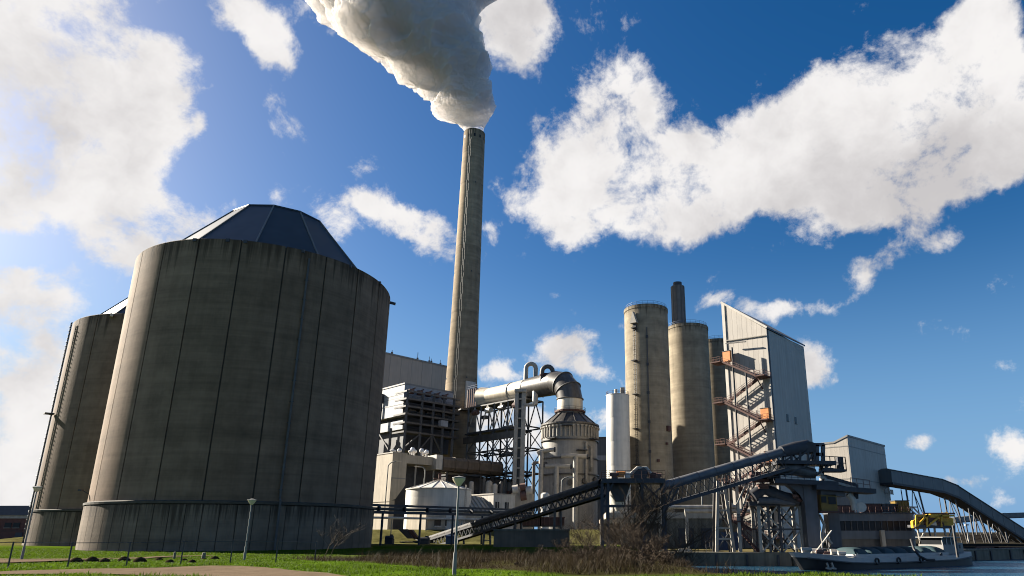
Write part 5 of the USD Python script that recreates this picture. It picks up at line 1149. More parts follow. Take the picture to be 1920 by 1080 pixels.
q = at(1335, 1025, 118); t = thing('handrail', 'short grey handrail at the quay edge left of the A shaped trestle', 'railing', (q[0], 118, -1.1)); railing(t, [(q[0] - 1.0, 118, -1.1), (q[0] + 1.1, 118, -1.1)], 'grey_steel', 2.0, .6, .1); part(t, 'foot_plate', MB().box((q[0], 118, -1.02), (2.4, .4, .1)), 'grey_steel')

Y = 113.5; t = thing('trestle_frame', 'cross braced pale trestle bay under the dark unloader platform', 'trestle', (at(1462, 1035, Y)[0], Y, -1.1))
X = [at(px, 990, Y)[0] for px in (1424, 1442, 1463, 1503)]; z1 = at(1460, 946, Y)[2]
for i, x in enumerate(X):
    for dy in (0, 4): part(t, 'column', MB().beam((x, Y + dy, -1.3), (x, Y + dy, z1), (.5, .35, .4, .5)[i]), ('pale_steel', 'grey_steel', 'dark_steel', 'pale_steel')[i])
for dy in (0, 4):
    for a, b_ in ((0, 2), (2, 3)):
        zm = (z1 - 1.2) / 2
        each(t, 'brace', [((X[a], Y + dy, z1), (X[b_], Y + dy, zm)), ((X[b_], Y + dy, z1), (X[a], Y + dy, zm)), ((X[a], Y + dy, zm), (X[b_], Y + dy, -1.1)), ((X[b_], Y + dy, zm), (X[a], Y + dy, -1.1))], .24, 'pale_steel' if dy == 0 else 'grey_steel')
        part(t, 'tie', MB().beam((X[a], Y + dy, zm), (X[b_], Y + dy, zm), .28), 'grey_steel')
part(t, 'deck', MB().box(((X[0] + X[3]) / 2 - .3, Y + 2, z1 + .15), (X[3] - X[0] + 2.4, 5.2, .7)), 'dark_steel'); railing(t, [(X[0] - 1.3, Y - .5, z1 + .5), (X[3] + .8, Y - .5, z1 + .5)], 'dark_steel', 1.1, 1.0)

Y = 111.5; un = thing('ship_unloader', 'large dark ship unloader portal with boom deck and grey box columns', 'ship unloader', (at(1520, 1035, Y)[0], Y, -1.1)); t = un
mat('unloader_grey', (.1, .1, .108), .6, .2, .7, streak=.2)
for px, w, ytop, dy in ((1520, 2.1, 905, 0), (1560, 1.9, 955, 3.5)):
    X = at(px, 980, Y + dy)[0]; zt = zat(X, Y + dy, ytop); part(un, 'leg_column', MB().box((X, Y + dy, (zt - 1.3) / 2), (w, 2.2, zt + 1.3)), 'unloader_grey'); part(un, 'leg_foot', MB().box((X, Y + dy, -.6), (w + 1.0, 3.0, 1.1)), 'dark_steel')
X0 = at(1520, 950, Y)[0]
part(un, 'haunch', MB().prism([at(1476, 908, Y - .9), at(1509, 908, Y - .9), at(1509, 945, Y - .9), at(1500, 928, Y - .9), at(1488, 917, Y - .9)][::-1], (0, 2, 0)), 'unloader_grey')
part(un, 'main_deck', MB().beam(at(1446, 903, Y), at(1562, 909, Y), 5, .75), 'dark_steel'); part(un, 'boom_deck', MB().beam(at(1524, 914, Y - 1.4), at(1634, 922, Y - 1.0), 3.4, .75), 'dark_steel')
part(un, 'boom_girder', MB().beam(at(1535, 924, Y - .5), at(1580, 928, Y - .5), 2.2, .7), 'unloader_grey')
for a, b_, w_, m in (((1546, 893, Y), (1604, 910, Y), .55, 'dark_steel'), ((1546, 899, Y - 1.5), (1604, 915, Y - 1.5), .4, 'pale_steel'), ((1548, 905, Y - 1.2), (1590, 915, Y - 1.2), .3, 'pale_steel'), ((1604, 908, Y), (1604, 935, Y), .7, 'dark_steel'), ((1538, 868, Y), (1546, 912, Y), .5, 'dark_steel')): part(un, 'boom_stay', MB().beam(at(*a), at(*b_), w_), m)
railing(un, [at(1596, 913, Y - 2.4), at(1632, 918, Y - 2.4)], 'pale_red', 1.5, .8); railing(un, [at(1450, 899, Y - 2.4), at(1520, 903, Y - 2.4)], 'dark_steel', 1.1, 1.0)
part(un, 'machine_house', MB().tube([at(1452, 888, Y - .5), at(1462, 880, Y - .5), at(1490, 879, Y - .5), at(1512, 886, Y - .5), at(1528, 888, Y - .5)], [.5, 1.0, 1.15, 1.0, .8], 14), 'dark_duct', smooth=50)
part(un, 'upper_deck', MB().beam(at(1452, 868, Y), at(1560, 870, Y), 4, .6), 'dark_steel')
for px in (1468, 1484, 1500, 1515, 1527): part(un, 'post', MB().beam(at(px, 870, Y - 1.5), at(px, 850 - (px - 1468) * .1, Y - 1.5), .35), 'dark_steel')
for a, b_ in (((1466, 868), (1500, 846)), ((1484, 868), (1515, 845)), ((1500, 868), (1484, 850)), ((1515, 868), (1527, 846)), ((1470, 892), (1520, 870)), ((1530, 892), (1556, 871))): part(un, 'brace', MB().beam(at(*a, Y - 1.5), at(*b_, Y - 1.5), .26), 'dark_steel')
for a, b_ in (((1524, 834), (1524, 872)), ((1543, 834), (1543, 874)), ((1532, 834), (1532, 872)), ((1522, 834), (1545, 834)), ((1524, 852), (1543, 852))): part(un, 'frame_post', MB().beam(at(*a, Y - 1), at(*b_, Y - 1), .55), 'unloader_grey')
part(un, 'frame_panel', MB().prism([at(1525, 842, Y - .6), at(1532, 842, Y - .6), at(1532, 866, Y - .6), at(1525, 866, Y - .6)][::-1], (0, .2, 0)), 'pale_steel')
part(un, 'side_platform', MB().prism([at(1545, 876, Y - 1.5), at(1588, 880, Y - 1.5), at(1588, 884, Y - 1.5), at(1545, 884, Y - 1.5)][::-1], (0, 2.6, 0)), 'dark_steel'); railing(un, [at(1548, 878, Y - 1.5), at(1587, 880, Y - 1.5), at(1587, 880, Y + 1)], 'dark_steel', 2.0, .7, .12); part(un, 'platform_box', MB().box(at(1575, 869, Y), (.9, .8, 2.0)), 'dark_steel')
for a, b_, c_, r, m in (((1412, 930), (1432, 916), (1452, 925), 1.0, 'dark_steel'), ((1452, 925), (1470, 932), (1498, 938), .9, 'dark_steel'), ((1420, 938), (1450, 938), (1490, 942), .6, 'unloader_grey')): part(un, 'chute', MB().tube([at(*a, Y + 1), at(*b_, Y + 1), at(*c_, Y + 1)], r, 12), m, smooth=50)
for a, b_ in (((1400, 905), (1382, 945)), ((1408, 902), (1395, 945)), ((1417, 905), (1402, 935)), ((1430, 903), (1420, 925)), ((1390, 910), (1420, 900))): part(un, 'strut', MB().beam(at(*a, Y + 2), at(*b_, Y + 2), .25), 'pale_steel')
for i, (px, py, w_, m) in enumerate(((1424, 895, 3, 'rust_red'), (1440, 892, 2.4, 'rust_red'), (1450, 897, 2, 'dark_steel'), (1430, 912, 1.6, 'pale_red'), (1493, 932, 1.2, 'pale_red'), (1500, 938, 1.0, 'rust_red'), (1536, 890, .8, 'white_paint'), (1543, 898, .7, 'light_paint'))): part(un, 'gear_box', MB().box(at(px, py, Y + .5), (w_, 1.6, w_ * .55)).tube([at(px, py, Y - .4) + [-w_ * .5, 0, .2], at(px, py, Y - .4) + [w_ * .5, 0, .2]], .3, 8), m)
q = at(1550, 943, Y - .5); part(un, 'operator_cabin', MB().box(q, (2.6, 2.2, 2.6)), 'dark_yellow'); cb = part(un, 'cabin_window', MB().box(q + [.5, -1.15, .35], (1.2, .1, 1.2)), 'window_dark'); part(un, 'cabin_window', MB().box(q + [-.85, -1.15, .5], (.8, .1, 1.0)), 'window_dark'); part(un, 'cabin_floor', MB().box(q + [0, 0, -1.45], (3.2, 2.6, .3)), 'rust_red')
q = at(1598, 940, Y - 1); part(un, 'discharge_pipe', MB().tube([q + [-.6, 0, 1.2], q + [.1, 0, .4], q + [.3, 0, -1.4]], .5, 12), 'light_paint', smooth=40); part(un, 'discharge_drum', MB().tube([at(1615, 951, Y - 1.6), at(1615, 951, Y)], .8, 16), 'light_paint', smooth=40)
each(un, 'trestle_leg', [(at(1534, 962, Y + 1), at(1538, 1028, Y + 1)), (at(1545, 985, Y + 1), at(1540, 1028, Y + 1)), (at(1545, 1000, Y + 1), at(1560, 1020, Y + 1)), (at(1536, 965, Y + 1), at(1546, 985, Y + 1))], .36, 'pale_steel')

# control building with its band of windows
Y = 126; A, B = at(1572, 1000, Y), at(1708, 1000, Y); t = thing('control_building', 'dark control building with rounded end and long window band behind the barge', 'building', ((A[0] + B[0]) / 2, Y, -1.1)); zz = lambda y: zat(A[0], Y, y)
Rr_ = 3.2


def hull_band(z0, z1, grow):
    a0, a1 = A[0] - grow, B[0]; ang = np.linspace(-PI / 2, PI / 2, 11); pts_ = [(a0, Y - grow)] + [(a1 + (Rr_ + grow) * math.cos(u) * .6, Y + Rr_ + (Rr_ + grow) * math.sin(u)) for u in ang] + [(a0, Y + 2 * Rr_ + grow)]
    return MB().prism([(x, y, z0) for x, y in pts_], (0, 0, z1 - z0))


part(t, 'base_wall', hull_band(-1.3, zz(1011), -.3), 'dark_duct'); part(t, 'sill_band', hull_band(zz(1011), zz(995), .15), 'blue_clad'); part(t, 'window_core', hull_band(zz(995), zz(977), -.1), 'window_dark'); part(t, 'parapet', hull_band(zz(977), zz(963), .15), 'blue_clad'); part(t, 'roof_deck', hull_band(zz(963), zz(961), .4), 'dark_steel')
for i in range(13): x = A[0] + .3 + (B[0] - A[0]) * i / 12; part(t, 'window_mullion', MB().box((x, Y + .06, (zz(995) + zz(977)) / 2), (.16, .3, zz(977) - zz(995) - .02)), 'grey_steel')
for i in range(12): x = A[0] + .3 + (B[0] - A[0]) * (i + .5) / 12; part(t, 'window', MB().box((x, Y + .05, (zz(995) + zz(977)) / 2), ((B[0] - A[0]) / 12 - .3, .12, zz(977) - zz(995) - .25)), 'window_dark')
X = at(1655, 1000, Y - 1)[0]; part(t, 'front_column', MB().box((X, Y - .8, (zz(994) - 1.2) / 2), (.7, .7, zz(994) + 1.2)), 'beige_wall'); railing(t, [(A[0], Y - .2, zz(961)), (B[0], Y - .2, zz(961))], 'rust_red', 1.1, 1.2)
for i, (px, py, w, h, m, lab) in enumerate(((1582, 957, 3.2, 1.2, 'pale_red', 'pale red deck container left on the roof of the control building'), (1632, 955, 3.4, 1.3, 'rust_red', 'rusty equipment box in the middle of the control building roof'), (1665, 953, 3.0, 1.0, 'dark_steel', 'dark equipment box on the right of the control building roof'), (1688, 952, 2.6, 1.7, 'dark_yellow', 'ochre machine box at the right end of the control building roof'))):
    q = at(px, py, Y + 2); tt = thing('equipment_box', lab, 'machine box', q); part(tt, 'body', MB().box(q, (w, 2, h * 1.4)), m); part(tt, 'lid', MB().box(q + [0, 0, h * .75], (w + .2, 2.2, .15)), 'dark_steel')
    for x in np.linspace(-w / 2 + .2, w / 2 - .2, 5): part(tt, 'rib', MB().box(q + [x, -1.04, 0], (.1, .1, h * 1.3)), m)

# yellow crane machinery on its white frame
Y = 121; q = at(1752, 977, Y); t = thing('crane_machinery', 'bright yellow crane machinery on a white steel frame behind the barge', 'crane', (q[0], Y, -1.1)); r_ = random.Random(5)
part(t, 'platform', MB().prism([at(1716, 984, Y - 1), at(1790, 986, Y - 1), at(1790, 991, Y - 1), at(1716, 989, Y - 1)][::-1], (0, 3, 0)), 'dark_steel')
part(t, 'housing', MB().prism([at(1768, 968, Y), at(1788, 972, Y), at(1788, 988, Y), at(1768, 987, Y)][::-1], (0, 2, 0)), 'yellow_paint')
for i in range(30):
    px, py = 1720 + r_.random() * 56, 967 + r_.random() * 19; c_ = at(px, py, Y - .6 + r_.random() * 2); k = r_.random()
    part(t, 'machine_block', (MB().box(c_, (.7 + r_.random() * 1.3, .9, .5 + r_.random() * .8)) if k < .5 else MB().tube([c_ + [-.5, 0, 0], c_ + [.5, -.2, .2]], .35 + r_.random() * .3, 10)), ('yellow_paint', 'dark_yellow', 'yellow_paint', 'dark_steel', 'rust_red', 'yellow_paint', 'light_paint')[i % 7])
for a, b_ in (((1718, 966), (1718, 988)), ((1738, 964), (1738, 988)), ((1765, 966), (1765, 988)), ((1718, 967), (1788, 967)), ((1720, 986), (1738, 966)), ((1740, 986), (1763, 967))): part(t, 'frame_bar', MB().beam(at(*a, Y - 1), at(*b_, Y - 1), .28), 'yellow_paint')
part(t, 'upper_rail', MB().beam(at(1730, 963, Y), at(1790, 963, Y), .3), 'rust_red')
each(t, 'support', [(at(x0, 989, Y), at(x1, 1028, Y)) for x0, x1 in ((1720, 1728), (1736, 1722), (1752, 1756), (1770, 1778), (1786, 1774))], .28, 'pale_steel')
q = at(1703, 955, 128); t = thing('roof_crane', 'small pale lattice crane right of the ochre box on the control roof', 'crane', q); each(t, 'strut', [(at(1694, 965, 128), at(1700, 950, 128)), (at(1700, 950, 128), at(1722, 968, 128)), (at(1700, 950, 128), at(1720, 951, 128)), (at(1708, 951, 128), at(1704, 968, 128)), (at(1712, 951, 128), at(1726, 966, 128))], .22, 'pale_steel'); part(t, 'cab', MB().box(at(1698, 958, 128), (.9, .9, 1.0)), 'grey_steel')

# ------------------------------------------------------------------ barge
bow, stern = np.array([33.2, 97.6]), np.array([66.5, 116.0]); bd = (stern - bow); BL = np.linalg.norm(bd); bd /= BL; bs = np.array([-bd[1], bd[0]])
t = thing('barge', 'long low cargo barge with white bulwark and teal hatch covers moored at the quay', 'barge', (*((bow + stern) / 2), -3.0)); bp = lambda x, y, z: v3(bow + bd * x + bs * y, z)
BW = 7.0; xs_ = np.array([-1.6, 0, 1.5, 4, 7, 11, BL * .5, BL - 6, BL - 2, BL]); half = np.array([.35, 1.6, 2.4, 3.1, 3.45, 3.5, 3.5, 3.5, 3.2, 2.6]); sheer = np.array([-.42, -.5, -.66, -.95, -1.22, -1.36, -1.4, -1.3, -1.0, -.85]); rake = np.array([1.9, 1.2, .6, .2, 0, 0, 0, 0, .0, .0])


def hull(z0f, z1f, off):
    V = []
    for x, h, s, rk in zip(xs_, half, sheer, rake):
        for sd in (-1, 1):
            for zz_, k in ((z0f(s), 1), (z1f(s), 0)):
                f_ = (s - zz_) / (s + 3.6); V.append(bp(x + rk * f_ * 1.4, BW / 2 + sd * (h + off) * (1 - .25 * f_ * (rk > 0)), zz_))
    V = np.array(V).reshape(len(xs_), 2, 2, 3); F = []; idx = np.arange(len(xs_) * 4).reshape(len(xs_), 2, 2)
    for i in range(len(xs_) - 1):
        F += [[idx[i, 0, 0], idx[i + 1, 0, 0], idx[i + 1, 0, 1], idx[i, 0, 1]], [idx[i, 1, 0], idx[i, 1, 1], idx[i + 1, 1, 1], idx[i + 1, 1, 0]], [idx[i, 0, 1], idx[i + 1, 0, 1], idx[i + 1, 1, 1], idx[i, 1, 1]], [idx[i, 0, 0], idx[i, 1, 0], idx[i + 1, 1, 0], idx[i + 1, 0, 0]]]
    for i, o_ in ((0, 1), (len(xs_) - 1, -1)): F.append([idx[i, 0, 0], idx[i, 0, 1], idx[i, 1, 1], idx[i, 1, 0]][::o_])
    return V.reshape(-1, 3), np.vstack([np.array(F)[:, [0, 1, 2]], np.array(F)[:, [0, 2, 3]]])


part(t, 'hull', hull(lambda s: -3.6, lambda s: s - .72, 0), 'hull_black', smooth=25); part(t, 'bulwark', hull(lambda s: s - .72, lambda s: s, .06), 'hull_white', smooth=25)
part(t, 'rubbing_strake', MB().tube([bp(x, BW / 2 - h - .12, s - .74) for x, h, s in zip(xs_[1:], half[1:], sheer[1:])], .12, 6), 'grey_steel')
for x in (2.2, 3.2): part(t, 'anchor', MB().beam(bp(x, .35, -1.9), bp(x + .25, .3, -2.7), .22).beam(bp(x - .25, .3, -2.6), bp(x + .7, .3, -2.75), .25), 'pale_steel')
mat('deck_red', (.2, .1, .075), .8, .2, 1.0)
part(t, 'fore_deck', MB().prism([bp(0.2, 2.2, -.62), bp(4, .7, -1.0), bp(9, .25, -1.25), bp(9, 6.7, -1.25), bp(4, 6.3, -1.0), bp(.2, 4.8, -.62)], (0, 0, .12)), 'hull_white')
hx0, hx1, NH = 9.5, BL - 6.5, 7
part(t, 'hatch_coaming', MB().prism([bp(hx0 - .3, .9, -1.4), bp(hx1 + .3, .9, -1.4), bp(hx1 + .3, 6.1, -1.4), bp(hx0 - .3, 6.1, -1.4)], (0, 0, .55)), 'hull_white')
for k in range(NH):
    x0, x1 = hx0 + (hx1 - hx0) * k / NH + .08, hx0 + (hx1 - hx0) * (k + 1) / NH - .08; V = []; n1, n2 = 9, 9
    for i in range(n1):
        for j in range(n2):
            a, b_ = -1 + 2 * i / (n1 - 1), -1 + 2 * j / (n2 - 1); V.append(bp((x0 + x1) / 2 + (x1 - x0) / 2 * a, 3.5 + 2.6 * b_, -.85 + 1.0 * max(0, (1 - abs(b_) ** 2.4)) ** .6 * max(0, (1 - abs(a) ** 4)) ** .6))
    ii = np.arange(81).reshape(9, 9); F = np.stack([ii[:-1, :-1], ii[1:, :-1], ii[1:, 1:], ii[:-1, 1:]], -1).reshape(-1, 4); part(t, 'hatch_cover', (np.array(V), np.vstack([F[:, [0, 1, 2]], F[:, [0, 2, 3]]])), 'hatch_teal', smooth=50)
b = MB()
for x in np.arange(2, BL - 1, 2.0): s = np.interp(x, xs_, sheer); h = np.interp(x, xs_, half); b.beam(bp(x, BW / 2 + h - .2, s), bp(x, BW / 2 + h - .2, s + 1.0), .06)
b.beam(bp(2, BW - .6, -.0), bp(BL * .5, BW - .3, -.4), .05); b.beam(bp(BL * .5, BW - .3, -.4), bp(BL - 1, BW - .4, 0), .05)
part(t, 'guard_rail', b, 'white_paint')
for i, (x, y, w, h, m) in enumerate(((1.6, 3.5, 1.2, .8, 'pale_steel'), (3.2, 2.4, .8, .6, 'deck_red'), (4.4, 4.5, 1.0, .9, 'light_paint'), (5.6, 2.0, .7, .7, 'pale_steel'), (6.6, 4.0, 1.2, .6, 'deck_red'), (7.8, 2.4, .9, .8, 'light_paint'), (8.6, 4.6, .8, 1.0, 'pale_steel'))):
    q = bp(x, y, np.interp(x, xs_, sheer) + .1); part(t, 'winch', MB().box(q + [0, 0, h / 2], (w, w * .7, h)).tube([q + [-w * .6, -.3, h * .6], q + [w * .6, -.3, h * .6]], h * .38, 10), m)
part(t, 'bow_boom', MB().beam(bp(3.6, 3.6, -.6), bp(9.4, 5.2, 2.6), .16), 'light_paint'); part(t, 'bow_mast', MB().beam(bp(5.2, 3.6, -.9), bp(5.2, 3.6, 3.2), .14), 'light_paint')
q = bp(BL - 5.2, 3.5, 0); w_ = part(t, 'wheelhouse', MB().span((*bp(BL - 5.2, 3.5, 0)[:2], 0), bd, bs, -1.6, 2.6, -2.2, 2.2, -1.2, .35), 'grey_clad'); part(w_, 'wheelhouse_roof', MB().span((*bp(BL - 5.2, 3.5, 0)[:2], 0), bd, bs, -1.9, 2.9, -2.5, 2.5, 1.45, 1.6), 'grey_clad'); part(w_, 'wheelhouse_glass', MB().span((*bp(BL - 5.2, 3.5, 0)[:2], 0), bd, bs, -1.4, 2.3, -1.9, 1.9, .35, 1.45), 'window_dark')
for x in (-1.4, -.2, 1.0, 2.2): part(w_, 'wheelhouse_post', MB().span((*bp(BL - 5.2, 3.5, 0)[:2], 0), bd, bs, x, x + .14, -1.98, -1.9, .35, 1.45), 'white_paint')
part(t, 'stern_house', MB().span((*bp(BL - 1.6, 3.5, 0)[:2], 0), bd, bs, -.9, .9, -1.8, 1.8, -.95, .6), 'grey_clad'); part(t, 'stern_window', MB().span((*bp(BL - 1.6, 3.5, 0)[:2], 0), bd, bs, -.5, .1, -1.86, -1.8, -.3, .3), 'window_dark')
part(t, 'loading_hose', MB().tube([at(1708, 1012, 110), at(1714, 1030, 108), at(1724, 1043, 107), at(1738, 1050, 106.5), at(1752, 1050, 107)], .2, 8), 'hull_black', smooth=50); part(t, 'mooring_pole', MB().beam(at(1787, 985, 111), at(1796, 1045, 111), .3), 'grey_steel'); part(t, 'bollard', MB().tube([bp(BL - 9, .4, -1.4), bp(BL - 9, .4, -.9)], .2, 8), 'dark_steel')
for x in (12.5, 17.5, 23): part(t, 'fender_tyre', MB().tube([bp(x + .4 * math.cos(u), -.15, -1.85 + .4 * math.sin(u)) for u in np.linspace(0, 2 * PI, 13)], .14, 6), 'hull_black')

# far bank: a dark coal heap, a hedge and a thin light mast
P = at(1806, 1007, 262); V = []
n1, n2 = 70, 12
for i in range(n1):
    for j in range(n2):
        x = P[0] + 150 * i / (n1 - 1); y = 250 + 40 * j / (n2 - 1) + (x - P[0]) * .35; h = math.sin(PI * j / (n2 - 1)) ** .6 * (2.6 + 1.4 * (meshkit.noise(np.array([x * .12, y * .12, 1.])) - .4)) * min(1, i / 3.0); V.append((x, y, -1.3 + h))
ii = np.arange(n1 * n2).reshape(n1, n2); F = np.stack([ii[:-1, :-1], ii[1:, :-1], ii[1:, 1:], ii[:-1, 1:]], -1).reshape(-1, 4)
single('coal_heap', 'long low dark coal heap beyond the gallery legs at the right edge', 'coal heap', (np.array(V), np.vstack([F[:, [0, 1, 2]], F[:, [0, 2, 3]]])), 'coal', smooth=True)
q = at(1815, 1003, 260); t = thing('light_mast', 'thin white light mast far behind the gallery legs', 'mast', (q[0], 260, -1.1)); part(t, 'pole', MB().tube([(q[0], 260, -1.2), (q[0], 260, at(1815, 984, 260)[2])], [.35, .2], 8), 'white_paint'); part(t, 'head', MB().box((q[0], 260, at(1815, 984, 260)[2]), (1.4, .8, .5)), 'white_paint')
for i, (px, py, w, m, lab) in enumerate(((1850, 1026, 5, 'pale_red', 'pale red crates on the far quay below the coal heap'), (1893, 1027, 7, 'rust_red', 'rusty low barrier on the far quay at the right edge'))):
    q = at(px, py, 150); tt = thing('quay_barrier', lab, 'barrier', q); part(tt, 'rail', MB().box(q, (w, .4, .35)), m)
    for x in np.linspace(-w / 2 + .2, w / 2 - .2, 5): part(tt, 'post', MB().box(q + [x, 0, -.5], (.25, .3, 1.0)), m)

# ------------------------------------------------------------------ lamps, fence, bollards
def post_lamp(label, base, top_px, tilt=0):
    b = np.array(base); h = zat(b[0], b[1], top_px) - b[2]; t = thing('lamp_post', label, 'lamp', b, None)
    part(t, 'pole', MB().tube([b - [0, 0, .3], b + [0, 0, 1.0], b + [0, 0, h - .35]], [.062, .052, .042], 10), 'galvanised', smooth=40)
    part(t, 'sleeve', MB().tube([b - [0, 0, .1], b + [0, 0, .9]], [.085, .075], 10), 'galvanised', smooth=40)
    part(t, 'bowl', MB().lathe([(.06, h - .38), (.1, h - .34), (.26, h - .12), (.26, h - .07)], b, 16), 'lamp_glass', smooth=40); part(t, 'cap', MB().lathe([(.26, h - .07), (.29, h - .06), (.29, h - .03), (.02, h + .04)], b, 16), 'galvanised', smooth=40)


for lab, px, py, Y, top in (('post lamp with bowl head on the lawn before the large silo', 457, 1056, 46, 936), ('nearest post lamp with wide bowl head in front of the white tank', 851, 1086, 27.5, 894), ('leaning looking dark post lamp at the far left before the rear silo', 41, 1046, 47, 912)):
    q = at(px, py, Y); q[2] = float(terrain(q[0], q[1])); post_lamp(lab, q, top)


def mast_lamp(label, px, yb, yt, Y, arm):
    q = at(px, yb, Y); zt = zat(q[0], Y, yt); k = arm * Y / 1250; t = thing('street_light', label, 'street light', (q[0], Y, q[2])); s = np.sign(k)
    part(t, 'mast', MB().tube([(q[0], Y, q[2]), (q[0], Y, zt - abs(k) * .6)] + [(q[0] + k * (1 - math.cos(u)), Y, zt - abs(k) * .6 + abs(k) * .6 * math.sin(u)) for u in np.linspace(.25, PI / 2, 6)], .16, 8), 'galvanised', smooth=50); part(t, 'head', MB().box((q[0] + k + s * .5, Y, zt + .02), (1.3, .45, .22)), 'lamp_glass')


mast_lamp('curved street light standing before the beige switch house', 721, 960, 865, 185, 16); mast_lamp('short bent pale light on the left of the tank roof', 795, 912, 875, 178, -12); mast_lamp('small curved street light between the T headed pipes', 1053, 925, 895, 150, 14); mast_lamp('small curved street light before the middle concrete silo', 1317, 958, 925, 140, 12)

fp = [(-40, 1068), (14, 1067), (126, 1066), (236, 1064.5), (338, 1061), (431, 1058.5), (517, 1054), (590, 1051)]; t = thing('fence', 'low dark wire fence along the tan path', 'fence', (-22, 38, .7)); FP = []
for px, py in fp:
    q = on_ground(px, py); q[2] = float(smooth_z(q[None])[0]); FP.append(q); part(t, 'post', MB().tube([q - [0, 0, .3], q + [0, 0, 1.22]], .035, 8), 'dark_steel')
for p_, q_ in zip(FP[:-1], FP[1:]):
    part(t, 'top_rail', MB().tube([p_ + [0, 0, 1.18], q_ + [0, 0, 1.18]], .018, 6), 'dark_steel')
    for h in (.4, .8): part(t, 'wire', MB().beam(p_ + [0, 0, h], q_ + [0, 0, h], .006), 'dark_steel')
for i, (px, py, lab) in enumerate(((326, 1050, 'slim stone bollard in the grass behind the fence'), (381, 1049.5, 'stubby stone bollard with dark earth at its foot, left of the post lamp'))):
    q = on_ground(px, py); q[2] = float(terrain(q[0], q[1])); tt = thing('bollard', lab, 'bollard', q); r = (.09, .15)[i]; part(tt, 'post', MB().lathe([(r, -.2), (r, .5), (r * .7, .58), (.01, .6)], q, 12), 'quay_concrete', smooth=40); part(tt, 'foot', MB().lathe([(r * 3.5, -.1), (r * 3, .06), (r, .12)], q, 14), 'soil', smooth=40)

for nth, (px, py) in enumerate(sorted(((142, 1055), (172, 1053), (196, 1054), (232, 1052.5), (262, 1054), (298, 1052), (345, 1052.5), (360, 1055), (402, 1050), (318, 1056)))):
    q = on_ground(px, py); q[2] = float(terrain(q[0], q[1])); h = .12 + .1 * ((px * 7) % 5) / 5
    single('molehill', ['leftmost', 'second from left', 'third from left', 'fourth from left', 'fifth from left', 'sixth from left', 'seventh from left', 'eighth from left', 'ninth from left', 'rightmost'][nth] + ' small dark molehill in the grass between the two paths', 'molehill', MB().lathe([(h * 2, -.1), (h * 1.7, h * .5), (h * 1.0, h * 1.2), (.01, h * 1.5)], q, 9), 'soil', 'molehills in the grass strip', smooth=True)
# ------------------------------------------------------------------ reeds and bare shrubs
r = np.random.default_rng(8); k = 60000
p = np.column_stack([r.uniform(-22, 9, k), r.uniform(29, 80, k)])
edge = lawn_edge(p[:, 0]) + 1.0                                       # the mown lawn ends along this line
den = meshkit.fbm(np.column_stack([p * .22, p[:, 0] * 0]), 3, 21)
keep = (p[:, 1] > edge + (den - .5) * 4) & (np.linalg.norm(p - np.array(SILO[:2]), axis=1) > 21.5) & (den + r.uniform(-.12, .12, k) > .45)
p = p[keep]; z = terrain(p[:, 0], p[:, 1]); ok = z > -2.6; p, z = p[ok], z[ok]; dd = np.clip((p[:, 0] + 30) / 22, .35, 1)
V, F = blades(np.column_stack([p, z - .05]), .5, .014, 1.3, 6)
hs = (V[:, 2].reshape(-1, 5) - z[:, None]) * (.3 + 4.2 * np.clip(meshkit.fbm(np.column_stack([p * .5, p[:, 0] * 0]), 3, 33) - .38, 0, 1) * dd)[:, None]; V[:, 2] = (z[:, None] + hs).reshape(-1)
single('reeds', 'brown dry reeds and tall grass along the ditch at the foot of the silo', 'reeds', (V, F), 'dry_reed', kind='stuff')


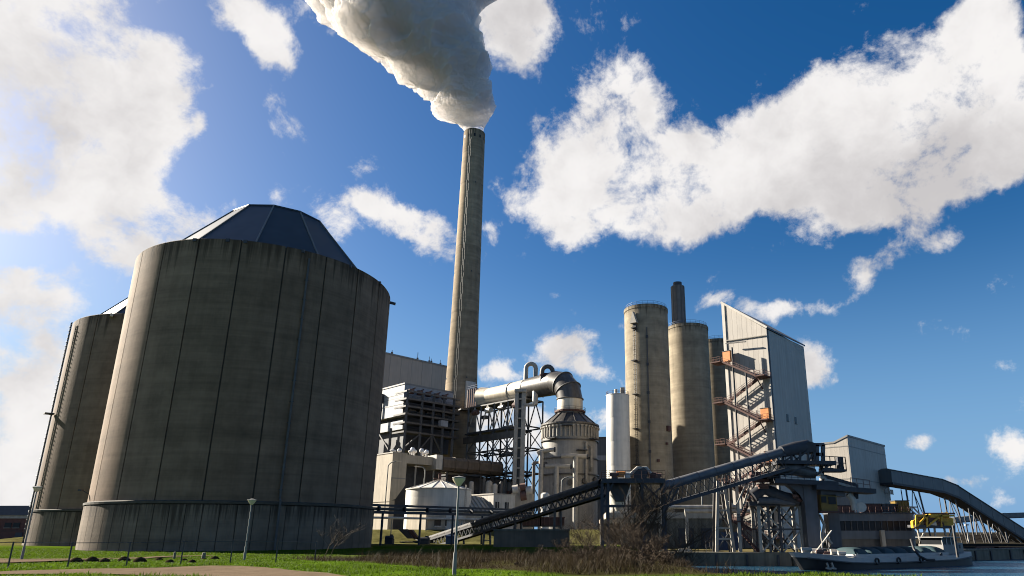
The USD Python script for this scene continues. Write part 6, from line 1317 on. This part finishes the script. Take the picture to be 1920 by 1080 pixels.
def shrub(label, base, H, spread, seed, n_stem, name='bare_shrub'):
    rr = random.Random(seed); base = np.array(base); trunk, crown = MB(), MB(); tw = []

    def grow(p, d, L, rad, lev):
        n = 4; pts_ = [p]; q = p.copy(); dd_ = d.copy()
        for i in range(n):
            dd_ = dd_ + np.array([rr.gauss(0, .2), rr.gauss(0, .2), .02]); dd_ /= np.linalg.norm(dd_); q = q + dd_ * L / n; pts_.append(q.copy())
        (trunk if lev == 0 else crown).tube(pts_, np.linspace(rad, rad * .55, n + 1), 5 if lev < 2 else 3, caps=False)
        if lev < 3:
            for j in range((6, 6, 5)[lev]):
                i = rr.randint(1 if lev else 2, n); a = rr.uniform(0, 2 * PI); e = np.array([math.cos(a), math.sin(a), rr.uniform(.1, .7)]); nd = dd_ * .6 + e * .85; nd /= np.linalg.norm(nd); grow(pts_[i], nd, L * rr.uniform(.42, .66), max(rad * .5, .007), lev + 1)
    for s in range(n_stem):
        a = rr.uniform(0, 2 * PI); d = np.array([math.cos(a) * spread, math.sin(a) * spread, 1.0]); d /= np.linalg.norm(d); grow(base + np.array([math.cos(a) * .3, math.sin(a) * .3, -.2]), d, H * rr.uniform(.5, .72), H * .009, 0)
    t = thing(name, label, 'shrub', base, None); part(t, 'trunk', trunk, 'bark', smooth=60); part(t, 'crown', crown, 'twig')


for i, (px, top, Y, sp, ns, lab) in enumerate(((1190, 895, 62, .3, 5, 'tallest bare tree in front of the transfer platform'), (1118, 968, 56, .5, 6, 'bare spreading shrub left of the transfer platform, in the middle of the brush'), (1232, 930, 66, .35, 4, 'upright bare tree at the right end of the brush beside the platform leg'), (1160, 950, 50, .55, 6, 'dense low bare shrub just below the platform'), (1075, 1000, 48, .6, 6, 'low bare shrub before the retaining wall, left of the others'), (1010, 1022, 46, .7, 6, 'lowest bare shrub amid the reeds left of the brush'), (610, 962, 60, .25, 2, 'thin bare sapling against the right foot of the large silo'), (1262, 985, 60, .5, 5, 'small bare bush at the quay corner beside the pipes'), (1210, 985, 44, .6, 7, 'thick bare bramble at the bottom edge below the platform'), (955, 1030, 50, .7, 5, 'small twiggy bush between the near lamp and the retaining wall'))):
    X = at(px, 1040, Y)[0]; z = max(float(terrain(X, Y)), -2.6); shrub(lab, (X, Y, z), (zat(X, Y, top) - z) * 1.05, sp, 100 + i, ns)

proto = {}
names = ['first', 'second', 'third', 'fourth', 'fifth', 'sixth', 'seventh', 'eighth', 'ninth', 'tenth', 'eleventh', 'twelfth']
low = sorted([(900, 1040, 40), (935, 1030, 48), (985, 1045, 36), (1030, 1030, 44), (1060, 1040, 36), (1100, 1020, 42), (1130, 1035, 34), (1150, 1010, 46), (1182, 1030, 35), (1205, 1000, 44), (1240, 1025, 38), (1275, 1045, 36)])
for i, (px, top, Y) in enumerate(low):
    X = at(px, 1040, Y)[0]; z = max(float(terrain(X, Y)), -2.4); H = zat(X, Y, top) - z; lab = names[i] + ' from the left of the low tangled bare bushes in the brush by the water'
    if i < 2: shrub(lab, (X, Y, z), H * 1.3, .8, 300 + i, 7, 'low_bush'); proto[i] = (Thing('/World/low_bush' + ('_001' if i else ''), (X, Y, z)), H)
    else: src, h0 = proto[i % 2]; k = H / h0; dup(src, 'low_bush', lab, 'shrub', (X, Y, z), i * 1.7, None, (k, k, k))
